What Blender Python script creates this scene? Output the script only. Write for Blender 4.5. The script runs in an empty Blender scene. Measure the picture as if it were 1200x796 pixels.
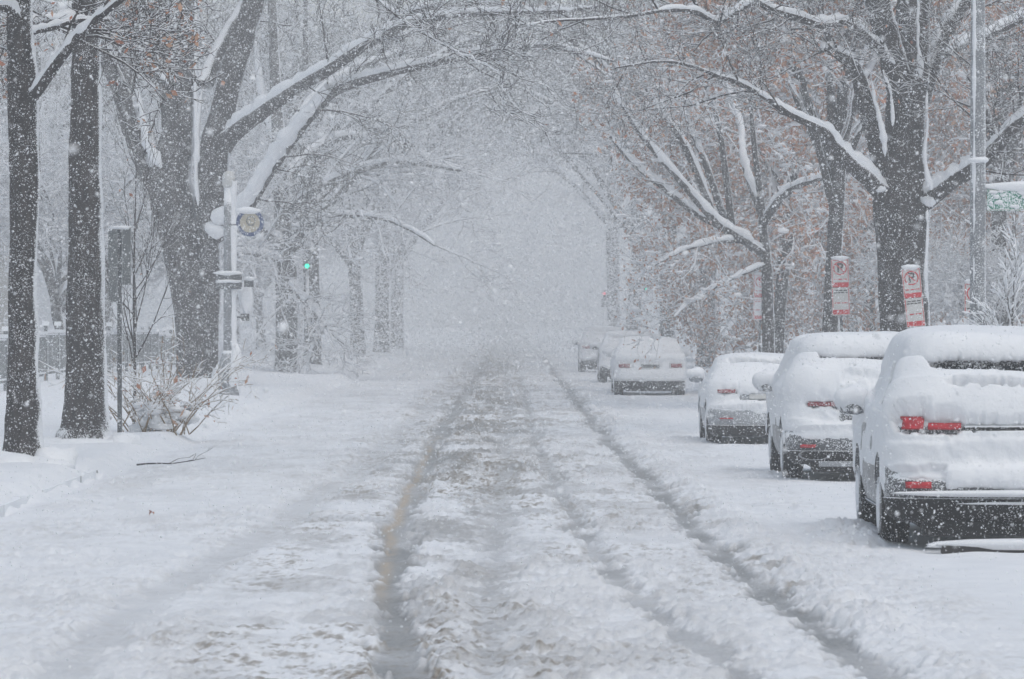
import bpy, math, random
import numpy as np
from mathutils import Vector, Matrix

rng = np.random.default_rng(11)
random.seed(5)
S = bpy.context.scene
COL = S.collection
PI = math.pi
F = 5000.0            # focal length in photo pixels (150 mm lens, photo 1200 px wide)
CAMZ = 1.9

def at(px, py, y):
    """photo pixel -> point in the place at distance y along the street"""
    return ((px - 590.0) / F * y, y, CAMZ - (py - 378.0) / F * y)

# ------------------------------------------------------------------ noise
_T2 = np.random.default_rng(3).random((256, 256))
_T3 = np.random.default_rng(4).random((64, 64, 64))

def n2(x, y, s=0):
    x = np.asarray(x, float) + s * 17.31
    y = np.asarray(y, float) + s * 9.77
    xi = np.floor(x).astype(np.int64); yi = np.floor(y).astype(np.int64)
    fx = x - xi; fy = y - yi
    fx = fx * fx * (3 - 2 * fx); fy = fy * fy * (3 - 2 * fy)
    a = _T2[xi & 255, yi & 255]; b = _T2[(xi + 1) & 255, yi & 255]
    c = _T2[xi & 255, (yi + 1) & 255]; d = _T2[(xi + 1) & 255, (yi + 1) & 255]
    return (a * (1 - fx) + b * fx) * (1 - fy) + (c * (1 - fx) + d * fx) * fy

def n3(p, sc, s=0):
    q = np.asarray(p, float) * sc + s * 13.37
    i = np.floor(q).astype(np.int64); f = q - i
    f = f * f * (3 - 2 * f)
    i0 = i & 63; i1 = (i + 1) & 63
    r = 0
    for a in (0, 1):
        for b in (0, 1):
            for c in (0, 1):
                w = (f[..., 0] if a else 1 - f[..., 0]) * (f[..., 1] if b else 1 - f[..., 1]) * (f[..., 2] if c else 1 - f[..., 2])
                r = r + w * _T3[(i1 if a else i0)[..., 0], (i1 if b else i0)[..., 1], (i1 if c else i0)[..., 2]]
    return r

def sst(a, b, x):
    t = np.clip((x - a) / (b - a), 0, 1)
    return t * t * (3 - 2 * t)

# ------------------------------------------------------------------ mesh helpers
def mesh_np(name, V, quads=None, tris=None, mats=(), qmat=None, tmat=None, smooth=True):
    me = bpy.data.meshes.new(name)
    V = np.asarray(V, np.float32)
    q = np.zeros((0, 4), np.int32) if quads is None else np.asarray(quads, np.int32).reshape(-1, 4)
    t = np.zeros((0, 3), np.int32) if tris is None else np.asarray(tris, np.int32).reshape(-1, 3)
    me.vertices.add(len(V)); me.vertices.foreach_set('co', V.ravel())
    nl = q.size + t.size
    me.loops.add(nl)
    me.loops.foreach_set('vertex_index', np.concatenate([q.ravel(), t.ravel()]).astype(np.int32))
    me.polygons.add(len(q) + len(t))
    st = np.concatenate([np.arange(len(q)) * 4, q.size + np.arange(len(t)) * 3]).astype(np.int32)
    me.polygons.foreach_set('loop_start', st)
    for m in mats: me.materials.append(m)
    if qmat is not None or tmat is not None:
        a = np.zeros(len(q), np.int32) if qmat is None else np.asarray(qmat, np.int32)
        b = np.zeros(len(t), np.int32) if tmat is None else np.asarray(tmat, np.int32)
        me.polygons.foreach_set('material_index', np.concatenate([a, b]).astype(np.int32))
    me.polygons.foreach_set('use_smooth', np.full(len(q) + len(t), smooth, dtype=bool))
    me.update(calc_edges=True)
    return me

def link(name, me, parent=None):
    o = bpy.data.objects.new(name, me)
    COL.objects.link(o)
    if parent: o.parent = parent
    return o

def thing(name, label, cat, loc=(0, 0, 0), rz=0, group=None):
    o = bpy.data.objects.new(name, None); COL.objects.link(o)
    o.location = loc; o.rotation_euler = (0, 0, rz); o.empty_display_size = .3
    tag(o, label, cat, group)
    return o

def tag(o, label, cat, group=None):
    o['label'] = label; o['category'] = cat
    if group: o['group'] = group
    return o

def copy_tree(root, loc, rz=0, sc=1.0, label=None, group=None):
    r = root.copy(); COL.objects.link(r)
    r.location = loc; r.rotation_euler = (0, 0, rz); r.scale = (sc, sc, sc)
    if label: r['label'] = label
    if group: r['group'] = group
    for ch in list(root.children):
        c = ch.copy(); COL.objects.link(c); c.parent = r
        for g in list(ch.children):
            d = g.copy(); COL.objects.link(d); d.parent = c
    return r

class MB:
    """collects simple shapes into one mesh with several materials"""
    def __init__(s): s.v = []; s.f = []; s.m = []
    def add(s, V, Fs, mi=0, M=None):
        b = len(s.v)
        for p in V: s.v.append(tuple(M @ Vector(p)) if M else tuple(p))
        for f in Fs: s.f.append([b + i for i in f]); s.m.append(mi)
    def box(s, c, d, mi=0, M=None, bev=0.0):
        x, y, z = d[0] / 2, d[1] / 2, d[2] / 2
        V = [(c[0] + i * x, c[1] + j * y, c[2] + k * z) for k in (-1, 1) for j in (-1, 1) for i in (-1, 1)]
        s.add(V, [(0, 2, 3, 1), (4, 5, 7, 6), (0, 1, 5, 4), (2, 6, 7, 3), (0, 4, 6, 2), (1, 3, 7, 5)], mi, M)
    def lathe(s, prof, n=24, mi=0, M=None, caps=True):
        V = []; Fs = []
        for r, z in prof:
            for i in range(n):
                a = 2 * PI * i / n
                V.append((r * math.cos(a), r * math.sin(a), z))
        for k in range(len(prof) - 1):
            for i in range(n):
                j = (i + 1) % n
                Fs.append((k * n + i, k * n + j, (k + 1) * n + j, (k + 1) * n + i))
        if caps:
            Fs.append(tuple(reversed(range(n)))); Fs.append(tuple((len(prof) - 1) * n + i for i in range(n)))
        s.add(V, Fs, mi, M)
    def ring(s, c, r0, r1, y, th, n=40, mi=0, M=None):
        """annulus in the XZ plane, thickness th in y"""
        V = []; Fs = []
        for r, yy in ((r0, y), (r1, y), (r1, y + th), (r0, y + th)):
            for i in range(n):
                a = 2 * PI * i / n
                V.append((c[0] + r * math.cos(a), yy, c[1] + r * math.sin(a)))
        for k in range(4):
            for i in range(n):
                j = (i + 1) % n; k2 = (k + 1) % 4
                Fs.append((k * n + i, k * n + j, k2 * n + j, k2 * n + i))
        s.add(V, Fs, mi, M)
    def disc(s, c, r, y, th, n=40, mi=0, M=None):
        V = [(c[0] + r * math.cos(2 * PI * i / n), yy, c[1] + r * math.sin(2 * PI * i / n)) for yy in (y, y + th) for i in range(n)]
        Fs = [tuple(range(n)), tuple(reversed(range(n, 2 * n)))] + [(i, (i + 1) % n, n + (i + 1) % n, n + i) for i in range(n)]
        s.add(V, Fs, mi, M)
    def text(s, body, size, c, y, mi=0, M=None):
        cu = bpy.data.curves.new('letters', 'FONT'); cu.body = body; cu.size = size
        cu.align_x = 'CENTER'; cu.align_y = 'CENTER'; cu.extrude = 0.001; cu.offset = size * .02
        o = bpy.data.objects.new('letters', cu); COL.objects.link(o)
        bpy.context.view_layer.update()
        me = o.to_mesh()
        V = [(c[0] + v.co.x, y - v.co.z, c[1] + v.co.y) for v in me.vertices]
        s.add(V, [tuple(p.vertices) for p in me.polygons], mi, M)
        o.to_mesh_clear(); bpy.data.objects.remove(o); bpy.data.curves.remove(cu)
    def build(s, name, mats, parent=None, smooth=False):
        me = bpy.data.meshes.new(name); me.from_pydata(s.v, [], s.f); me.update()
        for m in mats: me.materials.append(m)
        me.polygons.foreach_set('material_index', np.array(s.m, np.int32))
        if smooth: me.polygons.foreach_set('use_smooth', np.ones(len(s.f), bool))
        return link(name, me, parent)

# ------------------------------------------------------------------ materials
def newmat(name):
    m = bpy.data.materials.new(name); m.use_nodes = True
    nt = m.node_tree; b = nt.nodes['Principled BSDF']
    return m, nt, b

def N(nt, typ, **kw):
    n = nt.nodes.new(typ)
    for k, v in kw.items(): setattr(n, k, v)
    return n

def coords(nt, scale=(1, 1, 1), kind='Object'):
    tc = N(nt, 'ShaderNodeTexCoord'); mp = N(nt, 'ShaderNodeMapping')
    mp.inputs['Scale'].default_value = scale
    nt.links.new(tc.outputs[kind], mp.inputs['Vector'])
    return mp.outputs['Vector']

def noise(nt, vec, scale, detail=4, rough=.6):
    n = N(nt, 'ShaderNodeTexNoise'); n.inputs['Scale'].default_value = scale
    n.inputs['Detail'].default_value = detail; n.inputs['Roughness'].default_value = rough
    nt.links.new(vec, n.inputs['Vector']); return n.outputs['Fac']

def ramp(nt, fac, stops):
    r = N(nt, 'ShaderNodeValToRGB'); e = r.color_ramp.elements
    while len(e) < len(stops): e.new(.5)
    for el, (p, c) in zip(e, stops):
        el.position = p; el.color = (*c, 1) if len(c) == 3 else c
    nt.links.new(fac, r.inputs['Fac']); return r.outputs['Color']

def mix(nt, fac, a, b):
    m = N(nt, 'ShaderNodeMix', data_type='RGBA')
    if isinstance(fac, float): m.inputs[0].default_value = fac
    else: nt.links.new(fac, m.inputs[0])
    for i, c in ((6, a), (7, b)):
        if isinstance(c, tuple): m.inputs[i].default_value = (*c, 1)
        else: nt.links.new(c, m.inputs[i])
    return m.outputs[2]

def math_n(nt, op, a, b=None, clamp=False):
    m = N(nt, 'ShaderNodeMath', operation=op); m.use_clamp = clamp
    for i, v in enumerate((a, b)):
        if v is None: continue
        if isinstance(v, (int, float)): m.inputs[i].default_value = v
        else: nt.links.new(v, m.inputs[i])
    return m.outputs[0]

def maprange(nt, v, a, b, c=0.0, d=1.0):
    m = N(nt, 'ShaderNodeMapRange', interpolation_type='SMOOTHSTEP')
    m.inputs['From Min'].default_value = a; m.inputs['From Max'].default_value = b
    m.inputs['To Min'].default_value = c; m.inputs['To Max'].default_value = d
    nt.links.new(v, m.inputs['Value']); return m.outputs['Result']

def bump(nt, b, h, strength, dist):
    n = N(nt, 'ShaderNodeBump'); n.inputs['Strength'].default_value = strength; n.inputs['Distance'].default_value = dist
    nt.links.new(h, n.inputs['Height']); nt.links.new(n.outputs['Normal'], b.inputs['Normal'])

SNOW = (.83, .845, .875)

def snow_mat():
    m, nt, b = newmat('snow'); v = coords(nt)
    c = ramp(nt, noise(nt, v, 3.0, 5), [(.3, (.79, .805, .84)), (.7, (.86, .87, .895))])
    nt.links.new(c, b.inputs['Base Color']); b.inputs['Roughness'].default_value = .85
    b.inputs['Specular IOR Level'].default_value = .2
    bump(nt, b, noise(nt, v, 22, 6, .65), .5, .02)
    return m

def dusted(name, base, base2, scale, stretch, cover, rough=.8, bumpd=.02, wind=True, bark=False, metal=0.0, spec=.3):
    """a material with wet snow stuck to it in flecks and along its windward edge"""
    m, nt, b = newmat(name)
    v = coords(nt); vs = coords(nt, stretch)
    fac = noise(nt, vs, scale, 6, .7)
    c = ramp(nt, fac, [(.35, base), (.7, base2)])
    fl = noise(nt, v, 62, 3, .65); pt = noise(nt, v, 2.2, 3, .6)
    cov = math_n(nt, 'ADD', fl, math_n(nt, 'MULTIPLY', math_n(nt, 'SUBTRACT', pt, .5), .35))
    if wind:
        g = N(nt, 'ShaderNodeNewGeometry')
        d = N(nt, 'ShaderNodeVectorMath', operation='DOT_PRODUCT')
        d.inputs[1].default_value = (.93, .2, .3); nt.links.new(g.outputs['Normal'], d.inputs[0])
        cov = math_n(nt, 'ADD', cov, maprange(nt, d.outputs['Value'], .55, .98, 0, .34))
        d2 = N(nt, 'ShaderNodeVectorMath', operation='DOT_PRODUCT')
        d2.inputs[1].default_value = (0, 0, 1); nt.links.new(g.outputs['Normal'], d2.inputs[0])
        cov = math_n(nt, 'ADD', cov, maprange(nt, d2.outputs['Value'], .2, .7, 0, .4))
    mk = maprange(nt, cov, cover, cover + .05)
    nt.links.new(mix(nt, mk, c, SNOW), b.inputs['Base Color'])
    nt.links.new(maprange(nt, mk, 0, 1, rough, .9), b.inputs['Roughness'])
    b.inputs['Specular IOR Level'].default_value = spec
    if metal:
        nt.links.new(maprange(nt, mk, 0, 1, metal, 0), b.inputs['Metallic'])
    h = math_n(nt, 'ADD', fac if bark else math_n(nt, 'MULTIPLY', fac, .2), math_n(nt, 'MULTIPLY', mk, .5))
    bump(nt, b, h, .8 if bark else .35, bumpd)
    return m

def plain(name, col, rough=.6, metal=0.0, emit=None, es=0.0, var=.12, spec=.5):
    m, nt, b = newmat(name); v = coords(nt)
    lo = tuple(c * (1 - var) for c in col); hi = tuple(min(1, c * (1 + var)) for c in col)
    nt.links.new(ramp(nt, noise(nt, v, 9, 4), [(.3, lo), (.7, hi)]), b.inputs['Base Color'])
    b.inputs['Roughness'].default_value = rough; b.inputs['Metallic'].default_value = metal
    b.inputs['Specular IOR Level'].default_value = spec
    if emit:
        b.inputs['Emission Color'].default_value = (*emit, 1); b.inputs['Emission Strength'].default_value = es
    return m

M = {}
M['snow'] = snow_mat()
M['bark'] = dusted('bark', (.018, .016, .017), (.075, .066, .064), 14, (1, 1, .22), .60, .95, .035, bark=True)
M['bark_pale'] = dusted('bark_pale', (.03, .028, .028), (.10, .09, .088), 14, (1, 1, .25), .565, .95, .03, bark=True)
M['twig'] = plain('twig', (.045, .038, .037), .9, var=.35, spec=.2)
M['leaf'] = None
m, nt, b = newmat('leaf'); v = coords(nt)
nt.links.new(ramp(nt, noise(nt, v, 2.5, 6, .8), [(.3, (.25, .115, .075)), (.45, (.44, .18, .11)), (.55, (.48, .32, .22)), (.68, (.54, .19, .12))]), b.inputs['Base Color'])
b.inputs['Roughness'].default_value = .8; b.inputs['Specular IOR Level'].default_value = .2
M['leaf'] = m
M['concrete'] = dusted('concrete', (.16, .16, .16), (.26, .255, .25), 9, (1, 1, 1), .58, .9, .01)
M['lamp_metal'] = dusted('lamp_metal', (.19, .20, .215), (.27, .28, .30), 5, (1, 1, 1), .56, .6, .006, metal=.3)
M['dark_metal'] = dusted('dark_metal', (.05, .055, .06), (.085, .09, .095), 6, (1, 1, 1), .585, .6, .006)
M['sign_back'] = dusted('sign_back', (.12, .13, .135), (.17, .18, .185), 6, (1, 1, 1), .60, .6, .004)
M['sign_white'] = dusted('sign_white', (.50, .50, .49), (.62, .62, .61), 6, (1, 1, 1), .61, .5, .002, wind=False)
M['sign_red'] = dusted('sign_red', (.50, .025, .035), (.58, .05, .06), 8, (1, 1, 1), .59, .5, .002, wind=False)
M['sign_black'] = dusted('sign_black', (.03, .03, .035), (.05, .05, .055), 8, (1, 1, 1), .60, .5, .002, wind=False)
M['sign_hazed'] = dusted('sign_hazed', (.50, .03, .04), (.58, .06, .07), 8, (1, 1, 1), .515, .5, .002, wind=False)  # far sign's red, extra snow flecks paint the haze into its colour
M['sign_green'] = dusted('sign_green', (.0, .16, .10), (.0, .24, .15), 4, (1, 1, 1), .49, .5, .003, wind=False)
M['emblem_beige'] = dusted('emblem_beige', (.42, .38, .30), (.52, .47, .38), 6, (1, 1, 1), .64, .6, .003, wind=False)
M['emblem_blue'] = dusted('emblem_blue', (.02, .045, .14), (.035, .07, .19), 6, (1, 1, 1), .61, .6, .003, wind=False)
M['paint_white'] = dusted('paint_white', (.62, .63, .65), (.68, .69, .71), 2, (1, 1, 1), .54, .35, .003)
M['paint_silver'] = dusted('paint_silver', (.26, .275, .30), (.32, .335, .36), 2, (1, 1, 1), .535, .35, .003)
M['paint_grey'] = dusted('paint_grey', (.09, .095, .105), (.13, .135, .145), 2, (1, 1, 1), .535, .35, .003)
M['paint_dark'] = dusted('paint_dark', (.018, .02, .024), (.035, .037, .042), 2, (1, 1, 1), .545, .35, .003)
M['plastic'] = dusted('plastic', (.008, .008, .009), (.02, .02, .021), 6, (1, 1, 1), .585, .7, .004)
M['rubber'] = dusted('rubber', (.008, .008, .008), (.022, .022, .022), 9, (1, 1, 1), .60, .9, .006)
M['glass'] = dusted('glass', (.012, .014, .017), (.03, .033, .038), 3, (1, 1, 1), .575, .12, .001, wind=False, spec=.6)
M['rim'] = dusted('rim', (.30, .30, .31), (.42, .42, .43), 4, (1, 1, 1), .52, .4, .003, metal=.6)
M['chrome'] = plain('chrome', (.30, .31, .33), .3, .9)
M['lens_red'] = dusted('lens_red', (.28, .004, .01), (.66, .014, .03), 16, (1, 1, 3), .625, .3, .002, wind=False, spec=.5)
M['lens_dull'] = dusted('lens_dull', (.20, .012, .02), (.28, .02, .03), 10, (1, 1, 1), .55, .3, .002, wind=False, spec=.5)
M['stone'] = dusted('stone', (.33, .32, .30), (.40, .39, .365), 3, (1, 1, 1), .66, .9, .01)
M['pane'] = plain('pane', (.04, .045, .05), .2)
M['signal_body'] = dusted('signal_body', (.03, .03, .03), (.05, .05, .05), 5, (1, 1, 1), .585, .6, .003)
M['go'] = plain('signal_green', (.0, .5, .35), .4, emit=(.0, 1.0, .62), es=2.2)
M['stop'] = plain('signal_red', (.6, .02, .03), .4, emit=(1.0, .06, .1), es=2.5)
M['twig_snowy'] = dusted('twig_snowy', (.05, .042, .04), (.09, .075, .07), 8, (1, 1, 1), .50, .9, .002)
M['dead_stem'] = plain('dead_stem', (.22, .15, .08), .9, var=.3)
M['wet_wood'] = plain('wet_wood', (.028, .024, .024), .7, var=.4)

# ------------------------------------------------------------------ tubes
def frames(P):
    d = np.gradient(P, axis=1)
    d /= np.linalg.norm(d, axis=2, keepdims=True) + 1e-9
    ov = P[:, -1] - P[:, 0]
    ref = np.where((np.abs(ov[:, 2:3]) > .8 * np.linalg.norm(ov, axis=1, keepdims=True)), np.array([[0., 1., 0.]]), np.array([[0., 0., 1.]]))
    a = np.cross(np.broadcast_to(ref[:, None, :], d.shape), d)
    a /= np.linalg.norm(a, axis=2, keepdims=True) + 1e-9
    b = np.cross(d, a)
    return d, a, b

def tubes(lst, n, vs=1.0):
    """lst: [(P(k,3), R(k))] -> V, quads; grouped by k"""
    by = {}
    for P, R in lst: by.setdefault(len(P), []).append((P, R))
    Vs, Qs, base = [], [], 0
    for k, L in by.items():
        P = np.array([a for a, _ in L], float); R = np.array([r for _, r in L], float)
        d, a, b = frames(P)
        th = np.arange(n) / n * 2 * PI
        V = P[:, :, None, :] + R[:, :, None, None] * (np.cos(th)[None, None, :, None] * a[:, :, None, :] + np.sin(th)[None, None, :, None] * b[:, :, None, :] * vs)
        B = len(L)
        idx = np.arange(B * k * n).reshape(B, k, n) + base
        i0 = idx[:, :-1, :]; i1 = idx[:, 1:, :]
        Q = np.stack([i0, np.roll(i0, -1, 2), np.roll(i1, -1, 2), i1], -1)
        Vs.append(V.reshape(-1, 3)); Qs.append(Q.reshape(-1, 4)); base += B * k * n
    if not Vs: return np.zeros((0, 3)), np.zeros((0, 4), int)
    return np.concatenate(Vs), np.concatenate(Qs)

def catmull(P, R, n):
    P = np.asarray(P, float); R = np.asarray(R, float)
    A = np.concatenate([P, R[:, None]], 1)
    A = np.vstack([2 * A[0] - A[1], A, 2 * A[-1] - A[-2]])
    m = len(P) - 1
    t = np.linspace(0, m, n); i = np.minimum(t.astype(int), m - 1); u = (t - i)[:, None]
    a, b, c, d = A[i], A[i + 1], A[i + 2], A[i + 3]
    o = .5 * ((2 * b) + (c - a) * u + (2 * a - 5 * b + 4 * c - d) * u * u + (3 * b - a - 3 * c + d) * u ** 3)
    return o[:, :3], np.maximum(o[:, 3], .002)

UP = np.array([0., 0., 1.])

def nrm(v): return v / (np.linalg.norm(v) + 1e-9)

class Tree:
    def __init__(s, seed, amount=1.0):
        s.r = np.random.default_rng(seed); s.big = []; s.small = []; s.snow = []; s.snow2 = []; s.leaf = []; s.blobs = []; s.amount = amount
    def add(s, P, R, big):
        P = np.asarray(P, float); R = np.asarray(R, float)
        (s.big if big else s.small).append((P, R))
        d = np.gradient(P, axis=0); d /= np.linalg.norm(d, axis=1, keepdims=True) + 1e-9
        h = np.sqrt(np.clip(1 - d[:, 2] ** 2, 0, 1))
        if h.max() < .35: return
        jit = .7 + .5 * s.r.random(len(P))
        w = sst(.35, .85, h) if s.amount < 2 else sst(.12, .6, h)
        thick = R > (.035 if s.amount < 2 else .013)
        rs = np.where(thick, R * .92 + .012 * s.amount, R * .5 + .0065 * s.amount) * w * jit
        rs = np.maximum(rs, R * .15)
        C = P + UP * (R * .70 * w + rs * .38 * w)[:, None]
        rs = rs * np.clip(np.linspace(.25, 1, len(P)) if len(P) < 12 else np.minimum(np.linspace(0, 1, len(P)) / .14 + .15, 1), 0, 1); rs[-1] *= .4
        (s.snow if big or R[0] > .04 else s.snow2).append((C, rs))
    def limb(s, pts, rad, n=26, big=True, add=True):
        P, R = catmull(pts, rad, n)
        if add: s.add(P, R, big)
        return P, R
    def streak(s, root, y, pts, n=16):
        P, R = catmull([np.array(at(a, b, y)) - root for a, b, w in pts], [w / 2 / F * y for a, b, w in pts], n)
        R = R * (.6 + .6 * s.r.random(n)); R[0] *= .3; R[-1] *= .3
        s.snow.append((P, R))
    def spawn(s, P, R, st, lev, num, t0=.25, t1=1.0, flip=None):
        L = np.linalg.norm(P[-1] - P[0])
        for j in range(num):
            t = t0 + (t1 - t0) * (j + s.r.random()) / num
            f = t * (len(P) - 1); i = min(int(f), len(P) - 2); u = f - i
            p = P[i] * (1 - u) + P[i + 1] * u; r = R[i] * (1 - u) + R[i + 1] * u
            d = nrm(P[i + 1] - P[i])
            ax = nrm(np.cross(d, nrm(s.r.normal(size=3))))
            ang = s.r.uniform(*st['ang'])
            cd = nrm(d * math.cos(ang) + ax * math.sin(ang) + UP * st['lift'])
            ln = st['len'][lev] * s.r.uniform(.6, 1.15) * (1.15 - .5 * t)
            s.grow(p, cd, ln, min(r * .6, st['rad'][lev]), lev, st)
    def grow(s, p, d, L, r, lev, st):
        k = st['k'][lev]; seg = L / (k - 1)
        P = np.empty((k, 3)); P[0] = p
        W = s.r.normal(0, st['wig'][lev], (k, 3))
        for i in range(1, k):
            d = nrm(d + W[i] + UP * st['trop'][lev] / k)
            P[i] = P[i - 1] + d * seg
        r = max(r, st['rmin'])
        R = np.maximum(r * (1 - .72 * np.linspace(0, 1, k)), st['rmin'] * .7)
        s.add(P, R, r > .07)
        if lev + 1 < len(st['n']) + 1 and lev < len(st['n']):
            nn = st['n'][lev]
            if nn: s.spawn(P, R, st, lev + 1, nn, .2 if lev else .3)
        if st.get('leaf') and lev >= len(st['n']) - 1:
            for _ in range(st['leaf']):
                if s.r.random() < st.get('leafp', 1.0):
                    s.leaf.append(P[s.r.integers(1, k)] + s.r.normal(0, .09, 3) - UP * .05)
    def build(s, root, bark='bark', nbig=14, trunk_noise=.035, leafsize=.045, twig='twig', clumps=0):
        V, Q = tubes(s.big, nbig)
        if len(V):
            c = V
            rr = n3(V * np.array([1, 1, .25]), 9.0, 1) + .6 * n3(V * np.array([1, 1, .5]), 22.0, 2) - .8
            # push along a pseudo radial direction: nearest tube axis is stored per vertex
            ax = np.concatenate([np.repeat(P, nbig, axis=0) for P, R in sorted_by_k(s.big)])
            rad = V - ax; ln = np.linalg.norm(rad, axis=1, keepdims=True)
            V = V + rad / (ln + 1e-9) * (rr[:, None] * np.minimum(trunk_noise, ln * .22))
            link('trunk', mesh_np('trunk', V, Q, mats=[M[bark]]), root)
        V, Q = tubes(s.small, 3)
        mats = [M[twig], M['leaf']]
        T = None; tm = None; qm = np.zeros(len(Q), np.int32)
        if s.leaf:
            C = np.array(s.leaf); n = len(C)
            a = s.r.normal(size=(n, 3)); a /= np.linalg.norm(a, axis=1, keepdims=True)
            b = np.cross(a, s.r.normal(size=(n, 3))); b /= np.linalg.norm(b, axis=1, keepdims=True)
            z = leafsize * s.r.uniform(.6, 1.4, (n, 1))
            L = np.stack([C - a * z, C + b * z * .55 + a * z * .1, C + a * z * 1.1, C - b * z * .55 + a * z * .15], 1).reshape(-1, 3)
            lq = np.arange(n * 4).reshape(n, 4) + len(V)
            V = np.concatenate([V, L]); Q = np.concatenate([Q, lq]); qm = np.concatenate([qm, np.ones(n, np.int32)])
        if len(V): link('crown', mesh_np('crown', V, Q, mats=mats, qmat=qm), root)
        V, Q = tubes(s.snow, 8)
        if len(V):
            V = V + (n3(V, 5.0, 5)[:, None] - .5) * np.array([.04, .04, .07]) * 1.0
        V2, Q2 = tubes(s.snow2, 4)
        Vs = [V, V2]; Qs = [Q, Q2 + len(V)]; base = len(V) + len(V2)
        for c, rad in s.blobs:
            bv, bq = blob(c, rad, s.r)
            Vs.append(bv); Qs.append(bq + base); base += len(bv)
        src = [P for P, R in s.small if len(P) >= 5] if clumps else []
        for _ in range(clumps):
            P = src[s.r.integers(len(src))]; k_ = s.r.integers(1, len(P)); w_ = s.r.uniform(.04, .13)
            bv, bq = blob(P[k_] + UP * .03, (w_ * s.r.uniform(.7, 1.5), w_, w_ * s.r.uniform(.25, .5)), s.r, 8, 6, .5)
            Vs.append(bv); Qs.append(bq + base); base += len(bv)
        if base: link('snow_cover', mesh_np('snow_cover', np.concatenate(Vs), np.concatenate(Qs), mats=[M['snow']]), root)

def sorted_by_k(lst):
    by = {}
    for P, R in lst: by.setdefault(len(P), []).append((P, R))
    return [x for L in by.values() for x in L]

def blob(c, rad, r, nu=14, nv=9, lump=.35):
    u = np.arange(nu) / nu * 2 * PI; w = np.linspace(.02, PI - .02, nv)
    D = np.stack([np.sin(w)[:, None] * np.cos(u)[None], np.sin(w)[:, None] * np.sin(u)[None], np.broadcast_to(np.cos(w)[:, None], (nv, nu))], -1)
    k = 1 + lump * (n3(D * 1.4 + r.random(3) * 30, 1.3) - .5) * 2
    V = np.asarray(c) + D * k[..., None] * np.asarray(rad)
    i = np.arange(nu * nv).reshape(nv, nu)
    Q = np.stack([i[:-1], i[1:], np.roll(i[1:], -1, 1), np.roll(i[:-1], -1, 1)], -1).reshape(-1, 4)
    return V.reshape(-1, 3), Q

def px_limb(T, root, y0, pts, n=26, dy=0.0, big=True, curve=0.0):
    """pts: (photo x, photo y, width px) along a limb; dy leans it towards or away along the street"""
    P = []; R = []
    m = len(pts) - 1
    for i, (px, py, w) in enumerate(pts):
        y = y0 + dy * i / m + curve * math.sin(PI * i / m)
        P.append(np.array(at(px, py, y)) - root); R.append(w / 2 / F * y)
    return T.limb(P, R, n, big)

# ------------------------------------------------------------------ camera, light, air
cam = bpy.data.cameras.new('camera'); co = bpy.data.objects.new('camera', cam); COL.objects.link(co)
S.camera = co
cam.lens = 150; cam.sensor_width = 36; cam.sensor_fit = 'HORIZONTAL'; cam.clip_start = .5; cam.clip_end = 4000
co.location = (0, 0, CAMZ)
co.rotation_euler = (PI / 2 - 20 / F, 0, -10 / F)
cam.dof.use_dof = True; cam.dof.focus_distance = 62; cam.dof.aperture_fstop = 11

w = bpy.data.worlds.new('World'); S.world = w; w.use_nodes = True
nt = w.node_tree; bg = nt.nodes['Background']
sky = N(nt, 'ShaderNodeTexSky', sky_type='NISHITA'); sky.sun_disc = False
SUN_EL, SUN_ROT = math.radians(62), math.radians(150)
sky.sun_elevation = SUN_EL; sky.sun_rotation = SUN_ROT; sky.air_density = 2.0; sky.dust_density = 2.5
hs = N(nt, 'ShaderNodeHueSaturation'); hs.inputs['Saturation'].default_value = .8
nt.links.new(sky.outputs[0], hs.inputs['Color']); nt.links.new(hs.outputs[0], bg.inputs['Color'])
bg.inputs['Strength'].default_value = .12
sun = bpy.data.lights.new('sun', 'SUN'); so = bpy.data.objects.new('sun', sun); COL.objects.link(so)
sun.energy = .9; sun.angle = math.radians(60); sun.color = (1.0, .985, .965)
sd = Vector((math.sin(SUN_ROT) * math.cos(SUN_EL), math.cos(SUN_ROT) * math.cos(SUN_EL), math.sin(SUN_EL)))
so.rotation_euler = sd.to_track_quat('Z', 'Y').to_euler(); so.location = (0, 0, 60)

S.view_settings.view_transform = 'Standard'; S.view_settings.look = 'None'
S.view_settings.gamma = 1.0; S.view_settings.exposure = -0.10; S.view_settings.use_curve_mapping = False
cy = S.cycles
cy.max_bounces = 6; cy.diffuse_bounces = 3; cy.glossy_bounces = 2; cy.transmission_bounces = 2; cy.volume_bounces = 4
cy.use_denoising = True; cy.denoiser = 'OPENIMAGEDENOISE'; cy.denoising_input_passes = 'RGB_ALBEDO_NORMAL'
cy.use_adaptive_sampling = True; cy.adaptive_threshold = .02

mb = MB(); mb.box((0, 420, 14), (900, 960, 40))
hm = bpy.data.materials.new('haze'); hm.use_nodes = True; nt = hm.node_tree
nt.nodes.remove(nt.nodes['Principled BSDF'])
pv = N(nt, 'ShaderNodeVolumePrincipled'); pv.inputs['Color'].default_value = (.985, .99, 1.0, 1)
pv.inputs['Density'].default_value = .0026; pv.inputs['Anisotropy'].default_value = .1
nt.links.new(pv.outputs[0], nt.nodes['Material Output'].inputs['Volume'])
hz = mb.build('haze', [hm]); hz['kind'] = 'stuff'
hz.display_type = 'WIRE'

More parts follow.
